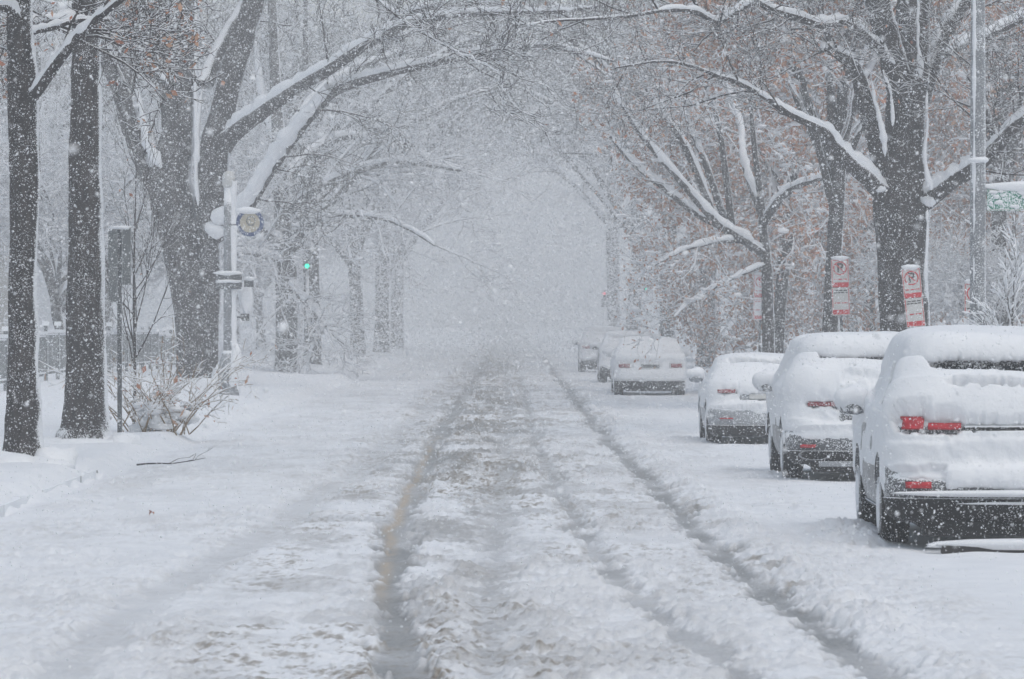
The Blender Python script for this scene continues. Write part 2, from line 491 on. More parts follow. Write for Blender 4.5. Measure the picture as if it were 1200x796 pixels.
# ------------------------------------------------------------------ ground
def dist_of(py): return 9500.0 / (py - 378.0)
def track(pts):
    a = sorted((dist_of(py), (px - 590) / F * dist_of(py)) for px, py in pts)
    return [p[0] for p in a], [p[1] for p in a]
TR_LEFT = track([(90, 770), (200, 692), (330, 612), (430, 540), (515, 468), (552, 430)])
TR_YEL = track([(468, 790), (458, 680), (462, 620), (487, 560), (508, 520), (536, 475), (560, 440), (574, 415)])
TR_MID = track([(565, 780), (577, 700), (580, 600), (588, 540), (592, 470), (592, 430)])
TR_R1 = track([(850, 790), (760, 715), (690, 645), (650, 580), (628, 530), (618, 480), (606, 430)])
TR_R2 = track([(1010, 785), (905, 700), (838, 650), (770, 580), (728, 540), (690, 490), (662, 455), (636, 420)])

def ground_fields(X, Y):
    """height, slush, dirt, yellow paint for a grid of points"""
    far = 1 - sst(120, 260, Y)
    def rut(tr, w, soft, wob=.05):
        xc = np.interp(Y, tr[0], tr[1]) + (n2(Y * .22, Y * 0 + 3, 2) - .5) * wob * 3.2 + (n2(X * 0 + 1, Y * .6, 6) - .5) * wob * 1.6
        edge = (n2(X * 5, Y * 2.2, 8) - .5) * .16 + (n2(X * 14, Y * 8, 18) - .5) * .14 + (n2(X * 33, Y * 22, 19) - .5) * .10
        return 1 - sst(w - soft, w + soft, np.abs(X - xc) + edge), X - xc
    rl, dl = rut(TR_LEFT, .22, .10, .08)
    ry, dyl = rut(TR_YEL, .16, .06)
    rm, _ = rut(TR_MID, .14, .12)
    r1, _ = rut(TR_R1, .12, .07)
    r2, d2 = rut(TR_R2, .14, .07)
    inroad = sst(-4.9, -4.5, X) * (1 - sst(2.9, 3.5, X))
    # clods at several sizes
    big = n2(X * 2.0, Y * 1.3, 1)
    c1 = np.abs(n2(X * 5.5, Y * 3.6, 2) - .5) * 2
    c2 = np.abs(n2(X * 13, Y * 9, 3) - .5) * 2
    c3 = n2(X * 30, Y * 22, 4)
    c4 = np.abs(n2(X * 24, Y * 15, 5) - .5) * 2
    Xr, Yr = X * .82 + Y * .45, Y * .70 - X * .52
    Xs, Ys = X * .60 - Y * .62, Y * .60 + X * .78
    clod = n2(Xr * 4.5, Yr * 4.5, 50) * .26 + n2(Xs * 10, Ys * 10, 51) * .24 + n2(Xr * 23, Yr * 23, 52) * .25 + n2(Xs * 50, Ys * 50, 53) * .17 + (1 - c2) * .08
    clod = .5 + (clod - .5) * 1.7
    patch = sst(.38, .66, n2(X * .8, Y * .28, 9) * .6 + n2(X * 1.7, Y * .9, 10) * .4)
    middle = np.exp(-((X + .25) / 1.35) ** 2)
    rough = inroad * np.clip(.28 + .5 * patch + .45 * middle, 0, 1.1)
    berm = np.exp(-((d2 - .42) / .2) ** 2) * (.35 + .65 * n2(X * 2, Y * .7, 12)) + .45 * np.exp(-((dyl - .33) / .14) ** 2) * n2(X * 2, Y, 13)
    berm = berm + .4 * np.exp(-((dl + .42) / .2) ** 2) * n2(X * 2, Y * .8, 14)
    H = .02 + .035 * big * inroad + rough * (clod - .5) * .095 + berm * (.02 + .08 * clod) * inroad
    ruts = np.clip(np.maximum.reduce([rl * .8, ry, rm * .7, r1 * .85, r2]), 0, 1)
    floor = -.022 + .010 * n2(X * 9, Y * 2.2, 15) + .010 * c3 + .014 * (1 - c4) * patch
    H = H * (1 - ruts) + floor * ruts
    # left verge and kerb
    lv = 1 - sst(-5.25, -4.75, X + (n2(X * 0, Y * .9, 16) - .5) * .25)
    rv = sst(5.25, 5.7, X)
    soft = .08 * n2(X * .35, Y * .22, 20) + .035 * n2(X * 1.3, Y * .7, 21) + .012 * n2(X * 5, Y * 3, 22)
    H = H + lv * (.15 + soft) + rv * (.14 + soft)
    pk = sst(2.9, 3.5, X) * (1 - rv)
    H = H + pk * (.03 * n2(X * .9, Y * .5, 23) + .02 * n2(X * 3, Y * 1.6, 24) - .01)
    # bank further from the street on the left, and undulation
    H = H + sst(6.0, 9.5, -X) * (.12 + .25 * n2(X * .25, Y * .12, 25))
    H = H + sst(-4.9, -5.3, -X) * 0
    # drifts by the parked cars and small heaps beside the nearest one
    for (cx, cyy, w_, hgt) in ((3.0, 36.5, .35, .10), (3.1, 38.0, .3, .08), (3.2, 51.8, .4, .06), (3.1, 67, .4, .05)):
        H = H + hgt * np.exp(-((X - cx) / w_) ** 2 - ((Y - cyy) / (w_ * 2.2)) ** 2) * (.5 + clod)
    for yy in (41.8, 43.1, 45.6, 48.6, 50.0, 51.6):
        H = H - .16 * np.exp(-((X + 4.91) / .06) ** 2 - ((Y - yy) / .3) ** 2)
    slush = np.clip(np.maximum.reduce([rl * .30, ry * .95, rm * .55, r1 * .70, r2 * .90]) * (.6 + .6 * n2(X * 5, Y * .9, 30)), 0, 1)
    fardirt = sst(28, 60, Y)
    zone = np.exp(-((X + .45) / (.75)) ** 2) * (.75 + .35 * fardirt) + .38 * np.exp(-((X + 1.6) / .5) ** 2) + .26 * np.exp(-((X - .9) / .8) ** 2) + .16
    Xa, Ya = X * .8 + Y * .42, Y * .62 - X * .5
    Xb, Yb = X * .66 - Y * .5, Y * .66 + X * .7
    fleck = sst(.50, .72, n2(Xa * 9, Ya * 9, 31) * .36 + n2(Xb * 20, Yb * 20, 32) * .34 + n2(Xa * 45, Ya * 45, 38) * .30)
    fleck = fleck * sst(.28, .58, n2(X * 1.1, Y * .45, 33))
    dirt = np.clip((fleck * 1.25 + .34 * patch * sst(.35, .65, clod)) * zone * (1 - .4 * ruts), 0, 1) * inroad
    dirt = dirt + .55 * np.exp(-((d2 - .22) / .13) ** 2) * sst(.5, .75, n2(X * 7, Y * 3, 34)) * sst(.35, .6, n2(X, Y * .3, 35)) * inroad
    smear = zone * sst(.35, .75, n2(X * 2.2, Y * .6, 40) * .5 + n2(X * 8, Y * 4, 41) * .3 + c3 * .2) * inroad * (.5 + .5 * fardirt)
    dirt = dirt + .42 * smear * sst(.4, .7, n2(X * 1.3, Y * .5, 42))
    slush = np.clip(np.maximum(slush, smear), 0, 1)
    yl = ry * .62 * np.exp(-((dyl + .05) / .055) ** 2) * sst(.2, .6, n2(X * 7.0, Y * .8, 36) * .6 + n2(X * 24, Y * 5, 37) * .4) * sst(27, 32, Y) * (1 - sst(62, 75, Y))
    return H, slush, np.clip(dirt, 0, 1), yl

def ground_mat():
    m, nt, b = newmat('road_snow'); v = coords(nt)
    def attr(nm):
        a = N(nt, 'ShaderNodeAttribute', attribute_name=nm); return a.outputs['Fac']
    fine = noise(nt, v, 30, 5, .7)
    base = ramp(nt, noise(nt, v, 2.0, 5), [(.3, (.78, .795, .83)), (.7, (.86, .87, .895))])
    c = mix(nt, attr('slush'), base, ramp(nt, fine, [(.3, (.20, .20, .205)), (.7, (.37, .375, .38))]))
    c = mix(nt, attr('dirt'), c, ramp(nt, fine, [(.35, (.17, .145, .12)), (.65, (.40, .365, .32))]))
    c = mix(nt, attr('yellow'), c, (.54, .41, .27))
    nt.links.new(c, b.inputs['Base Color'])
    nt.links.new(maprange(nt, attr('slush'), 0, 1, .9, .42), b.inputs['Roughness'])
    b.inputs['Specular IOR Level'].default_value = .3
    bump(nt, b, noise(nt, v, 26, 6, .7), .45, .025)
    return m
M['ground'] = ground_mat()

def rows():
    y = 9.0; out = [-60., -30., -10., 0., 5.]
    while y < 950:
        out.append(y); y += min(max(y * y / 9500 * .62, .03), 14)
    return np.array(out + [980., 1100.])
YS = rows()
def sheet(name, xs, kind):
    X, Y = np.meshgrid(xs, YS)
    H, sl, di, ye = ground_fields(X, Y)
    V = np.stack([X, Y, H], -1).reshape(-1, 3)
    ny, nx = X.shape
    i = np.arange(nx * ny).reshape(ny, nx)
    Q = np.stack([i[:-1, :-1], i[:-1, 1:], i[1:, 1:], i[1:, :-1]], -1).reshape(-1, 4)
    me = mesh_np(name, V, Q, mats=[M['ground']])
    for nm, a in (('slush', sl), ('dirt', di), ('yellow', ye)):
        at_ = me.attributes.new(nm, 'FLOAT', 'POINT'); at_.data.foreach_set('value', a.reshape(-1).astype(np.float32))
    o = link(name, me); o['kind'] = 'structure'
    return o
sheet('road', np.concatenate([np.linspace(-5.0, -4.0, 50)[:-1], np.linspace(-4.0, 2.9, 480)[:-1], np.linspace(2.9, 5.3, 110)]), 'structure')
sheet('pavement', np.concatenate([-np.geomspace(8.2, 13.6, 50)[::-1][:-1], np.linspace(-8.2, -5.0, 100)]), 'structure')
sheet('pavement', np.concatenate([np.linspace(5.3, 9.0, 60)[:-1], np.geomspace(9.0, 13.6, 24)]), 'structure')
sheet('ground', -np.geomspace(13.6, 430, 36)[::-1], 'structure')
sheet('ground', np.geomspace(13.6, 430, 36), 'structure')

def ground_z(x, y):
    return float(ground_fields(np.array([[x]]), np.array([[y]]))[0][0, 0])

# kerb stones on the left, poking out of the snow here and there
mb = MB()
yk = 38.0
while yk < 53:
    ln = random.uniform(1.6, 2.2)
    mb.box((-5.02 + random.uniform(-.02, .02), yk + ln / 2, .02), (.16, ln - .03, .16), 0)
    yk += ln
kb = mb.build('kerb', [M['concrete']]); kb['kind'] = 'structure'

# ------------------------------------------------------------------ trees
TW = dict(ang=(.45, 1.05), lift=.12, len=[3.2, 1.5, .75, .4], rad=[.05, .022, .010, .006], k=[8, 6, 5, 4], wig=[.12, .16, .2, .22],
          trop=[.25, .15, .1, .05], n=[7, 6, 4], rmin=.0065)
def st(**kw):
    d = dict(TW); d.update(kw); return d

# left, nearest trunk
y0 = 51.5
root = np.array(at(28, 541, y0)); root[2] = ground_z(root[0], y0) - .05
t = thing('tree', 'slender dark tree trunk nearest the camera, leaning snowy branch reaching right', 'tree', root, 0, 'street trees on the left')
T = Tree(21)
P, R = px_limb(T, root, y0, [(27, 552, 62), (27, 535, 52), (27, 500, 43), (28, 440, 38), (27, 330, 33), (29, 200, 35), (27, 110, 36), (25, 50, 31), (23, -20, 30), (20, -140, 26), (22, -330, 20)], 60)
T.blobs += [(np.array([-.25, -.34, .02]), (.5, .34, .16)), (np.array([.2, -.4, .0]), (.4, .3, .10)), (np.array([.34, .1, .03]), (.3, .4, .2))]
LB = [px_limb(T, root, y0, [(30, 122, 15), (46, 105, 12), (62, 82, 12), (88, 48, 11), (112, 24, 9), (140, 2, 7), (190, -40, 5)], 26, -1.5),
      px_limb(T, root, y0, [(27, 30, 14), (10, 10, 13), (-10, 6, 10), (-40, -20, 7)], 18, -.8),
      px_limb(T, root, y0, [(28, 40, 8), (60, 33, 7), (90, 24, 6), (130, 24, 4)], 18, .7),
      px_limb(T, root, y0, [(22, -60, 18), (60, -130, 14), (120, -190, 9), (200, -230, 5)], 18, 2),
      px_limb(T, root, y0, [(21, -90, 16), (-30, -150, 12), (-90, -230, 8)], 18, -2),
      px_limb(T, root, y0, [(20, 62, 5), (8, 58, 4), (-14, 50, 3)], 10, .3)]
sx = st(len=[1.6, .8, .42, .25], n=[6, 5, 3], rad=[.02, .010, .006, .005], leaf=1, leafp=.22)
for p, r in LB[:3]: T.spawn(p, r, sx, 0, 6, .3)
for p, r in LB[3:5]: T.spawn(p, r, st(len=[2.4, 1.2, .6, .3]), 0, 8, .3)
T.build(t, 'bark', 26, .05)

# left, second trunk
y0 = 60.5
root = np.array(at(100, 517, y0)); root[2] = ground_z(root[0], y0) - .05
t = thing('tree', 'thick straight dark trunk with flared snow-dusted foot beside the twin panel sign post', 'tree', root, 0, 'street trees on the left')
T = Tree(22)
px_limb(T, root, y0, [(98, 528, 82), (99, 512, 66), (100, 490, 54), (101, 420, 46), (101, 300, 43), (100, 200, 39), (101, 130, 36), (102, 60, 34), (101, -30, 33), (100, -150, 28), (102, -330, 18)], 60)
T.blobs += [(np.array([-.1, -.62, .0]), (.7, .3, .12)), (np.array([.55, -.2, .0]), (.3, .5, .16)), (np.array([-.55, -.3, .0]), (.3, .4, .15))]
LB = [px_limb(T, root, y0, [(98, 28, 14), (78, 24, 10), (50, 26, 9), (20, 30, 6)], 18, -.5),
      px_limb(T, root, y0, [(105, 60, 16), (124, 20, 14), (150, -40, 11), (200, -120, 7)], 20, 1.5),
      px_limb(T, root, y0, [(100, -90, 18), (150, -150, 14), (240, -190, 9), (320, -200, 5)], 20, -2),
      px_limb(T, root, y0, [(100, -120, 16), (40, -190, 11), (-40, -230, 7)], 20, 2)]
over = px_limb(T, root, y0, [(105, -80, 12), (220, -115, 9), (340, -75, 7), (420, -20, 5), (470, 22, 3.4), (530, 58, 2.2), (585, 84, 1.2)], 40, -8)
T.spawn(*over, st(len=[1.5, .8, .45, .25], n=[5, 4, 3], rad=[.014, .009, .006, .005], rmin=.005, ang=(.2, .6)), 0, 9, .55)
for p, r in LB[:2]: T.spawn(p, r, sx, 0, 7, .3)
for p, r in LB[2:]: T.spawn(p, r, st(), 0, 9, .3)
T.build(t, 'bark', 28, .05)

# left, great forked tree
y0 = 112.0
root = np.array(at(232, 455, y0)); root[2] = ground_z(root[0], y0) - .1
t = thing('tree', 'great forked tree with many upright limbs and two long snowy arms arching over the road', 'tree', root, 0, 'street trees on the left')
T = Tree(23, .8)
px_limb(T, root, y0, [(228, 470, 58), (228, 445, 46), (229, 400, 44), (224, 340, 47), (212, 275, 50), (203, 235, 54), (199, 205, 50), (208, 165, 40), (213, 120, 32), (217, 60, 29), (222, -20, 26), (225, -140, 18)], 60)
LL = []
LL.append(px_limb(T, root, y0, [(203, 235, 42), (182, 205, 34), (165, 175, 27), (152, 142, 24), (143, 110, 22), (130, 80, 18), (112, 40, 16), (92, -20, 13), (70, -80, 8)], 30, -2))
LL.append(px_limb(T, root, y0, [(146, 125, 18), (149, 90, 16), (150, 60, 15), (158, 10, 12), (160, -60, 8)], 24, 1.0))
LL.append(px_limb(T, root, y0, [(207, 180, 30), (200, 120, 24), (196, 70, 22), (188, 0, 19), (186, -80, 13)], 26, 2.0))
LL.append(px_limb(T, root, y0, [(203, 105, 22), (188, 85, 17), (168, 60, 15), (146, 30, 13), (126, -5, 11), (100, -60, 7)], 24, -2.0))
px_limb(T, root, y0, [(247, 470, 30), (246, 430, 24), (247, 380, 22), (248, 330, 22), (246, 280, 26), (246, 245, 36), (249, 215, 38), (252, 175, 36), (262, 130, 32), (272, 85, 29), (285, 45, 27), (298, 0, 25), (318, -70, 20), (335, -160, 12)], 60, -1.5)
LL.append(px_limb(T, root, y0 - .8, [(240, 100, 20), (252, 70, 19), (268, 40, 18), (290, 0, 16), (306, -50, 11)], 24, 1.5))
arm1 = px_limb(T, root, y0 - .6, [(258, 175, 24), (272, 158, 21), (292, 142, 19), (318, 124, 17), (350, 102, 15), (385, 82, 14), (420, 58, 13), (450, 42, 12), (480, 28, 10), (530, 18, 8), (590, 15, 7), (650, 14, 5), (700, 8, 3)], 60, -9)
arm2 = px_limb(T, root, y0 - .6, [(250, 275, 24), (272, 262, 20), (292, 238, 18), (312, 205, 17), (335, 172, 15), (358, 142, 14), (385, 112, 13), (410, 99, 12), (440, 90, 11), (480, 80, 10), (530, 70, 8), (580, 60, 7), (640, 53, 5), (690, 62, 3)], 60, -7)
arm3 = px_limb(T, root, y0 - 1.5, [(430, 54, 9), (450, 40, 9), (470, 20, 8), (510, 8, 6), (560, 3, 5), (620, 10, 4)], 30, -5)
arm4 = px_limb(T, root, y0 - 6, [(560, 63, 6), (600, 52, 5), (640, 55, 4), (680, 62, 4), (720, 72, 3)], 24, -2)
T.blobs += [(np.array(at(254, 270, y0 - 1.0)) - root, (.30, .3, .22)), (np.array(at(272, 258, y0 - 1.2)) - root, (.26, .3, .22)),
            (np.array(at(178, 186, y0 - .6)) - root, (.16, .3, .22)), (np.array(at(268, 152, y0 - .9)) - root, (.12, .25, .16)),
            (np.array(at(246, 464, y0 - 1.6)) - root, (.7, .7, .45)), (np.array(at(257, 448, y0 - 1.2)) - root, (.24, .4, .5))]
sx = st(len=[3.4, 1.7, .9, .45], n=[5, 4, 3], rad=[.04, .018, .010, .007], rmin=.008)
for p, r in LL: T.spawn(p, r, sx, 0, 5, .3)
sa = st(len=[2.4, 1.2, .7, .4], n=[4, 4, 3], rad=[.03, .015, .009, .007], rmin=.008)
for pts_, rad_ in (([(256, 258), (274, 250), (293, 230), (312, 198), (334, 166), (358, 136), (384, 106)], [.26, .24, .24, .20, .20, .17, .12]),):
    Pq = [np.array(at(a_, b_ - 3, y0 - 1.0 - 3.2 * i_ / 6)) - root for i_, (a_, b_) in enumerate(pts_)]
    Cq, Rq = catmull(Pq, rad_, 34); T.snow.append((Cq, Rq * (.75 + .5 * T.r.random(34))))
T.spawn(*arm1, sa, 0, 9, .3); T.spawn(*arm2, sa, 0, 7, .4); T.spawn(*arm3, sa, 0, 7, .3); T.spawn(*arm4, sa, 0, 6, .3)
for bx, by, ln in ((345, 130, 3), (300, 200, 2.0), (320, 185, 2.2), (290, 235, 2.0)):   # drooping snow-laden side boughs
    p = np.array(at(bx, by, y0 - 2)) - root
    T.grow(p, nrm(np.array([.9, .2, .15])), ln, .03, 0, st(len=[3, 1.4, .7, .4], trop=[-.5, -.2, 0, 0], n=[6, 5, 3], rmin=.01))
for pts_ in ([(128, 8, 5), (146, 36, 9), (168, 66, 10), (198, 98, 6)], [(204, -10, 6), (203, 50, 7), (201, 96, 5)], [(229, -10, 4), (229, 80, 4), (230, 150, 5), (230, 200, 7), (232, 240, 9)],
             [(160, 100, 5), (168, 140, 9), (176, 172, 16), (190, 196, 10)], [(236, 108, 4), (232, 150, 5), (233, 190, 5)]):
    T.streak(root, y0 - 1.0, pts_)
T.build(t, 'bark', 22, .07)

# left, tree with snow-laden low boughs beyond the lamp post
y0 = 140.0
root = np.array(at(336, 446, y0)); root[2] = ground_z(root[0], y0) - .1
t = thing('tree', 'tree behind the lamp post with low white boughs spreading over the roadside', 'tree', root, 0, 'street trees on the left')
T = Tree(24, 2.2)
px_limb(T, root, y0, [(336, 458, 36), (336, 440, 29), (337, 380, 27), (336, 320, 27), (334, 285, 25), (331, 240, 20), (330, 205, 18), (326, 150, 16), (322, 80, 13), (318, -40, 9)], 40)
sx = st(len=[3.0, 1.7, .9, .5], n=[5, 4, 2], rad=[.06, .030, .014, .010], rmin=.010, trop=[-.25, -.15, -.1, 0])
for pts, dy in (([(336, 300, 15), (352, 280, 13), (372, 255, 11), (400, 225, 9), (430, 190, 7), (450, 160, 4)], -2),
                ([(335, 290, 14), (315, 275, 12), (300, 262, 10), (282, 240, 7), (262, 220, 4)], -3),
                ([(338, 278, 10), (362, 262, 8), (400, 253, 6), (446, 256, 5), (482, 270, 4), (510, 288, 3)], -5),
                ([(334, 250, 12), (372, 222, 10), (420, 200, 8), (470, 190, 6), (540, 200, 4)], -3),
                ([(331, 220, 12), (365, 180, 10), (405, 160, 8), (455, 172, 6), (520, 190, 4)], 2),
                ([(330, 200, 12), (350, 140, 9), (400, 90, 7), (470, 60, 4)], 3),
                ([(330, 190, 10), (310, 130, 8), (300, 60, 6)], 3),
                ([(338, 330, 10), (350, 345, 9), (372, 368, 7), (378, 390, 5)], -2),
                ([(334, 310, 9), (310, 300, 8), (285, 296, 6), (262, 300, 4)], -4)):
    p, r = px_limb(T, root, y0, pts, 22, dy)
    T.spawn(p, r, sx, 0, 8, .2)
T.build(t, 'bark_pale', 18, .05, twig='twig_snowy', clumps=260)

# right, big spreading tree
y0 = 75.0
root = np.array(at(1060, 470, y0)); root[2] = ground_z(root[0], y0) - .1
t = thing('tree', 'massive dark tree with spreading limbs behind the parked cars and parking signs', 'tree', root, 0, 'street trees on the right')
T = Tree(25, .9)
px_limb(T, root, y0, [(1062, 480, 82), (1062, 440, 66), (1061, 390, 60), (1058, 340, 58), (1058, 285, 60), (1056, 240, 68), (1057, 205, 58), (1060, 160, 48), (1064, 110, 47), (1068, 60, 44), (1070, 0, 38), (1072, -90, 30), (1074, -220, 20)], 60)
RL = []
RL.append(px_limb(T, root, y0, [(1062, 120, 34), (1050, 85, 32), (1040, 45, 30), (1028, 0, 28), (1012, -70, 22), (990, -160, 14)], 30, -1.5))
RL.append(px_limb(T, root, y0, [(1078, 115, 26), (1090, 80, 23), (1100, 50, 21), (1115, 22, 20), (1132, -5, 18), (1160, -60, 13), (1190, -130, 8)], 30, 1.0))
RL.append(px_limb(T, root, y0, [(1046, 225, 32), (1033, 190, 24), (1024, 155, 22), (1014, 120, 20), (1006, 90, 17), (998, 74, 13), (984, 64, 10), (968, 57, 8), (962, 60, 5)], 36, -1.2))
longl = px_limb(T, root, y0, [(1046, 240, 28), (1030, 222, 22), (1012, 205, 19), (995, 190, 17), (978, 172, 15), (968, 156, 14), (955, 148, 10), (925, 134, 8), (895, 113, 7), (862, 96, 6), (838, 88, 5), (805, 76, 4), (770, 72, 3), (720, 80, 2)], 60, -5)
arch = px_limb(T, root, y0, [(1056, 88, 18), (1040, 66, 14), (1022, 50, 12), (1004, 34, 11), (985, 26, 11), (965, 30, 10), (938, 22, 9), (905, 12, 8), (885, 2, 8), (862, 14, 7), (840, 26, 6), (815, 14, 6), (780, 12, 5), (730, 20, 4), (660, 24, 3), (600, 30, 2)], 70, -6)
rr = px_limb(T, root, y0, [(1072, 240, 30), (1090, 232, 22), (1110, 217, 19), (1132, 203, 18), (1152, 188, 18), (1170, 170, 16), (1190, 148, 14), (1225, 122, 11), (1270, 90, 7)], 40, -2)
r3 = px_limb(T, root, y0 - 1.2, [(1172, 170, 12), (1162, 150, 10), (1156, 130, 9), (1150, 105, 7), (1158, 60, 5)], 24, .5)
r4 = px_limb(T, root, y0, [(1064, 90, 16), (1110, 60, 13), (1160, 40, 11), (1220, 10, 8)], 24, 4)
for bx, by, a in ((1088, 236, (.12, .2, .08)), (1030, 222, (.12, .2, .08)), (974, 166, (.10, .14, .07)), (957, 145, (.12, .12, .05)), (1176, 160, (.10, .15, .07))):
    T.blobs.append((np.array(at(bx, by, y0 - .5)) - root, a))
sx = st(len=[2.2, 1.1, .6, .35], n=[5, 4, 4], rad=[.022, .011, .007, .005], rmin=.005, leaf=1, leafp=.04)
T.spawn(*longl, sx, 0, 12, .45); T.spawn(*arch, sx, 0, 22, .2); T.spawn(*rr, sx, 0, 10, .35); T.spawn(*r3, sx, 0, 6, .2); T.spawn(*RL[2], sx, 0, 6, .5)
for p, r in (RL[0], RL[1], r4): T.spawn(p, r, sx, 0, 7, .4)
for pts_ in ([(1010, -8, 4), (1026, 32, 5), (1048, 76, 6)], [(1076, -8, 5), (1076, 50, 5), (1079, 92, 8)], [(1035, 82, 3), (1044, 115, 4), (1046, 148, 5)], [(1022, 92, 4), (1028, 130, 6), (1036, 158, 8), (1037, 184, 3)],
             [(1086, 108, 3), (1086, 150, 4), (1084, 190, 5), (1092, 222, 9)], [(1088, 244, 4), (1086, 280, 3), (1084, 330, 3)]):
    T.streak(root, y0 - .75, pts_)
T.build(t, 'bark', 28, .06)

# kinds of street tree that stand in numbers further off
def limbs_tree(seed, amount, leafy=0, height=17.0, fork=4.6, rt=.36, spread=8.0, nl=7, droop=0.0, dens=1.0, leafp=1.0):
    T = Tree(seed, amount); r = T.r
    lean = r.normal(0, .25, 2)
    T.limb([np.array([0, 0, -.3]), np.array([0, 0, .35]), np.array([lean[0] * .3, lean[1] * .3, fork * .5]), np.array([lean[0], lean[1], fork]), np.array([lean[0] * 2, lean[1] * 2, fork + 3]), np.array([lean[0] * 2.6, lean[1] * 2.6, height * .6]), np.array([lean[0] * 3, lean[1] * 3, height])],
           [rt * 1.5, rt * 1.12, rt * .95, rt * .95, rt * .62, rt * .42, rt * .1], 34)
    sxx = st(len=[3.3, 1.7, .9, .5], n=[int(6 * dens), 5, 3], rad=[.055, .024, .014, .011], rmin=.011, trop=[.2 - droop, .1 - droop, 0, 0], leaf=leafy, leafp=leafp)
    for i in range(nl):
        an = (i + r.random() * .7) / nl * 2 * PI
        h0 = fork * r.uniform(.8, 1.5); ln = spread * r.uniform(.75, 1.15)
        ca, sa_ = math.cos(an), math.sin(an)
        top = h0 + (height - h0) * r.uniform(.45, .9) * (1 - .55 * droop)
        if droop > .4 and i % 3 == 0: top = h0 + r.uniform(-.9, .6)
        pts = [np.array([lean[0], lean[1], h0]), np.array([ca * ln * .22, sa_ * ln * .22, h0 + (top - h0) * .38]), np.array([ca * ln * .55, sa_ * ln * .55, h0 + (top - h0) * .75]), np.array([ca * ln, sa_ * ln, top])]
        if top < h0 + 1.2:
            k_ = r.normal(0, .8, 3)
            pts = [pts[0], np.array([ca * ln * .25 + k_[0] * .4, sa_ * ln * .25, h0 + .9]), np.array([ca * ln * .6, sa_ * ln * .6 + k_[1], h0 + .8]), np.array([ca * ln + k_[2], sa_ * ln, top - .5])]
        p, q = T.limb(pts, [rt * .55, rt * .40, rt * .24, .03], 22)
        T.spawn(p, q, sxx, 0, int(9 * dens), .22)
    p, q = T.big[0]
    T.spawn(p, q, sxx, 0, int(6 * dens), .55)
    return T

PROTO = {}
def proto(key, first_loc, rz, sc, label, group, bark, **kw):
    t = thing('tree', label, 'tree', first_loc, rz, group)
    t.scale = (sc, sc, sc)
    bare = key.startswith('bare')
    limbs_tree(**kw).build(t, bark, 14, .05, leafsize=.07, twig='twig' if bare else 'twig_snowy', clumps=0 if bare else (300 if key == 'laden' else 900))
    PROTO[key] = t
    return t

SPEC = {'bare_a': dict(bark='bark', seed=31, amount=1.2, leafy=0, height=19, spread=11.5, nl=9, fork=5.6),
        'bare_b': dict(bark='bark', seed=32, amount=1.5, leafy=0, height=18, spread=11, nl=9, droop=.1, fork=5.4),
        'oak_a': dict(bark='bark', seed=33, amount=3.4, leafy=4, leafp=.85, height=13, spread=3.3, nl=10, fork=4.2, droop=.4, rt=.19, dens=.85),
        'oak_b': dict(bark='bark', seed=34, amount=4.0, leafy=4, leafp=.8, height=11.5, spread=3.1, nl=10, fork=4.0, droop=.55, rt=.17, dens=.8),
        'laden': dict(bark='bark_pale', seed=35, amount=3.0, leafy=0, height=10, spread=5.2, nl=10, fork=2.2, droop=.4, rt=.2)}
def plant(key, x, y, rz, sc, label, group):
    z = ground_z(x, y)
    if key in PROTO: return copy_tree(PROTO[key], (x, y, z), rz, sc, label, group)
    return proto(key, (x, y, z), rz, sc, label, group, **SPEC[key])

GL, GR = 'street trees on the left', 'street trees on the right'
for key, x, y, rz, sc, lab in (
        ('bare_a', -7.4, 166, .3, .95, 'grey trunk just right of the green traffic signal on the left pavement'),
        ('bare_b', -7.0, 206, 1.9, 1.0, 'misty bare street tree second beyond the green signal on the left'),
        ('bare_a', -6.6, 232, 2.6, 1.15, 'paler bare tree third beyond the green signal on the left'),
        ('bare_b', -6.6, 266, 4.1, 1.2, 'last hardly visible bare tree of the left row in the whiteout'),
):
    plant(key, x, y, rz, sc, lab, GL)
for key, x, y, rz, sc, lab in (
        ('oak_a', 7.1, 93, .5, .95, 'rust-leaved oak with thin dark trunk behind the farther parking sign'),
        ('oak_b', 7.3, 114, 1.2, 1.05, 'rust-leaved oak with snowy boughs behind the faded parking sign'),
        ('oak_b', 8.2, 133, 2.9, .95, 'oak with tan leaves beyond the small parked hatchback'),
        ('bare_b', 7.6, 160, 4.4, .95, 'tall bare tree rising behind the parked white sedan'),
        ('bare_a', 7.2, 188, 3.6, 1.0, 'bare pale tree just past the white sedan on the right'),
        ('bare_b', 6.8, 224, 5.6, 1.1, 'misty bare tree beside the green signal on the right'),
        ('bare_a', 6.8, 262, 1.4, 1.2, 'last hardly visible bare tree of the right row in the whiteout'),
):
    plant(key, x, y, rz, sc, lab, GR)
GP = 'snow-laden trees in the park on the left'
k = 0
parkwords = ['seen between the two nearest trunks', 'behind the twin panel sign', 'behind the great forked tree', 'at the left edge of the view', 'behind the snowy shrub', 'behind the lamp post', 'deep in the park haze', 'past the iron fence', 'behind the bare sapling', 'far back beyond the boughs']
for i, (x, y, key, sc) in enumerate(((-12.5, 122, 'laden', .8), (-14.2, 150, 'laden', 1.1), (-11.2, 158, 'laden', .75), (-18.5, 165, 'bare_b', .9), (-13.0, 185, 'laden', 1.2),
                                     (-12.2, 215, 'laden', 1.2), (-19.5, 210, 'bare_a', 1.0), (-23.0, 228, 'laden', 1.5), (-15.5, 245, 'bare_b', 1.0), (-13.5, 280, 'laden', 1.6))):
    plant(key, x, y, rng.uniform(0, 6.28), sc, ('white snow-laden small tree ' if key == 'laden' else 'tall bare park tree ') + parkwords[i], GP)
GB = 'trees behind the right pavement'
